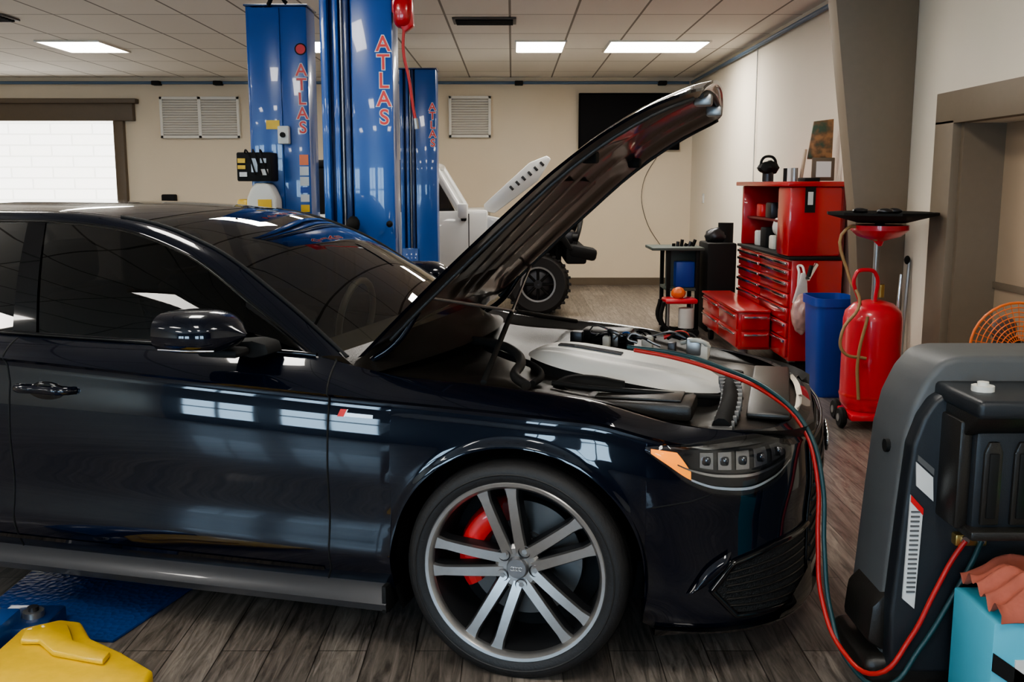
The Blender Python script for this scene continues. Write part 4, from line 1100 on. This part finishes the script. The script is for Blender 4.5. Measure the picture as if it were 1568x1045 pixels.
box('valve_block', 1.25, 1.34, 2.712, 2.75, .515, .55, BRASS, e, .006)
for k, x in enumerate((1.275, 1.32)): cylr('valve_%d' % k, (x, 2.705, .535), (x, 2.72, .535), .012, STEEL, e)
poly('caution_label', [(1.135, .755), (1.185, .71), (1.19, .64), (1.14, .685)], 'y', 2.735, 2.74, PAPER, e, 0)
poly('caution_label_head', [(1.14, .775), (1.187, .735), (1.187, .715), (1.14, .757)], 'y', 2.735, 2.74, PRINT, e, 0)
poly('side_label', [(1.125, .66), (1.162, .62), (1.155, .32), (1.12, .35)], 'y', 2.733, 2.74, PAPER, e, 0)
poly('side_label_head', [(1.125, .66), (1.162, .62), (1.162, .60), (1.125, .64)], 'y', 2.731, 2.736, PRINTR, e, 0)
for k in range(18): box('label_line_%d' % k, 1.128, 1.153, 2.730, 2.733, .37 + .014 * k, .375 + .014 * k, PRINT, e, 0)
box('base_plinth', 1.04, 1.90, 2.77, 3.10, .06, .15, PLAST, e, .03, 3)
box('storage_floor', 1.24, 1.82, 2.42, 2.78, .04, .07, PLAST, e, .01)
cylr('side_knob', (1.13, 2.90, .76), (1.105, 2.90, .76), .02, PLASTM, e)
poly('side_bulge', [(1.11, .15), (1.045, .19), (1.055, .30), (1.11, .36)], 'y', 2.79, 3.02, PLAST, e, .02)
for k, (x, y) in enumerate(((1.12, 2.84), (1.80, 2.84), (1.12, 3.02), (1.80, 3.02))):
    lathe('machine_caster_%d' % k, [(0, -.02), (.03, -.02), (.034, 0), (.03, .02), (0, .02)], 'x', (x, y, .035), PLASTM, e, 20)
e = E('refrigerant_box', (1.45, 2.56, .07))
box('carton', 1.24, 1.62, 2.44, 2.68, .072, .41, CYAN, e, .006)
poly('carton_black', [(1.242, .28), (1.36, .20), (1.62, .20), (1.62, .235), (1.37, .24), (1.242, .33)], 'y', 2.436, 2.44, PLASTM, e, 0)
poly('carton_white', [(1.30, .245), (1.62, .24), (1.62, .31), (1.30, .31)], 'y', 2.436, 2.44, PAPER, e, 0)
poly('carton_red', [(1.37, .20), (1.62, .20), (1.62, .16), (1.40, .165)], 'y', 2.434, 2.44, PRINTR, e, 0)
text('carton_number', '134a', .075, PLASTM, (1.315, 2.433, .155), (pi / 2, 0, 0), e, .0005, bold=.002)
text('carton_word', 'Refrigerant', .035, PLASTM, (1.40, 2.433, .10), (pi / 2, 0, 0), e, .0005)
text('carton_word_2', '30 LBS  NET', .02, PLASTM, (1.42, 2.433, .285), (pi / 2, 0, 0), e, .0005)
P = []
for i in range(41):
    row = []
    for j in range(41):
        x = 1.25 + .40 * i / 40; t = j / 40
        y = 2.425 + .25 * t; z = .49 - .02 * sin(9 * x) + .014 * sin(22 * x + 8 * t) + .012 * sin(31 * t + 12 * x) + .006 * sin(60 * x + 20 * t)
        if t < .15: z -= (.15 - t) * .75 + .02 * sin(30 * x); y = 2.425 + .03 * t + .006 * sin(40 * x)
        z -= .06 * (1 - smooth01(0, .25, i / 40))
        row.append((x, y, max(z, .415)))
    P.append(row)
rg = E('shop_rag', (1.45, 2.56, .42))
grid('cloth', P, RAG, rg, smooth=60)

HR = mat('hose_red', (.42, .02, .015), .4); HG = mat('hose_teal', (.01, .045, .05), .4)
tube('service_hose', [(.44, 3.57, .935), (.57, 3.51, .918), (.71, 3.41, .888), (.85, 3.27, .838), (.930, 3.15, .76), (.962, 3.07, .62), (.960, 3.02, .42), (.965, 2.97, .25), (1.00, 2.86, .13), (1.06, 2.735, .12), (1.14, 2.712, .24), (1.20, 2.71, .38), (1.245, 2.71, .48), (1.275, 2.705, .535)], .0075, HR)
tube('service_hose', [(.42, 3.61, .94), (.59, 3.53, .928), (.73, 3.42, .896), (.865, 3.25, .843), (.945, 3.13, .75), (.975, 3.05, .60), (.975, 3.0, .40), (.985, 2.94, .22), (1.015, 2.83, .10), (1.08, 2.72, .09), (1.17, 2.712, .21), (1.25, 2.712, .36), (1.30, 2.71, .47), (1.32, 2.705, .535)], .0075, HG)

w = bpy.data.worlds.new('world'); scene.world = w; w.use_nodes = True
w.node_tree.nodes['Background'].inputs[0].default_value = (.6, .7, .85, 1)
w.node_tree.nodes['Background'].inputs[1].default_value = .3
scene.view_settings.view_transform = 'AgX'
try: scene.view_settings.look = 'AgX - Medium High Contrast'
except Exception: pass
cam = bpy.data.cameras.new('camera'); co = bpy.data.objects.new('camera', cam); COL.objects.link(co)
cam.sensor_width = 36; cam.lens = 36 * 1540 / 1568
co.location = (0, 0, 1.53); co.rotation_euler = (pi / 2 - radians(8.95), 0, 0)
cam.clip_start = .05
scene.camera = co
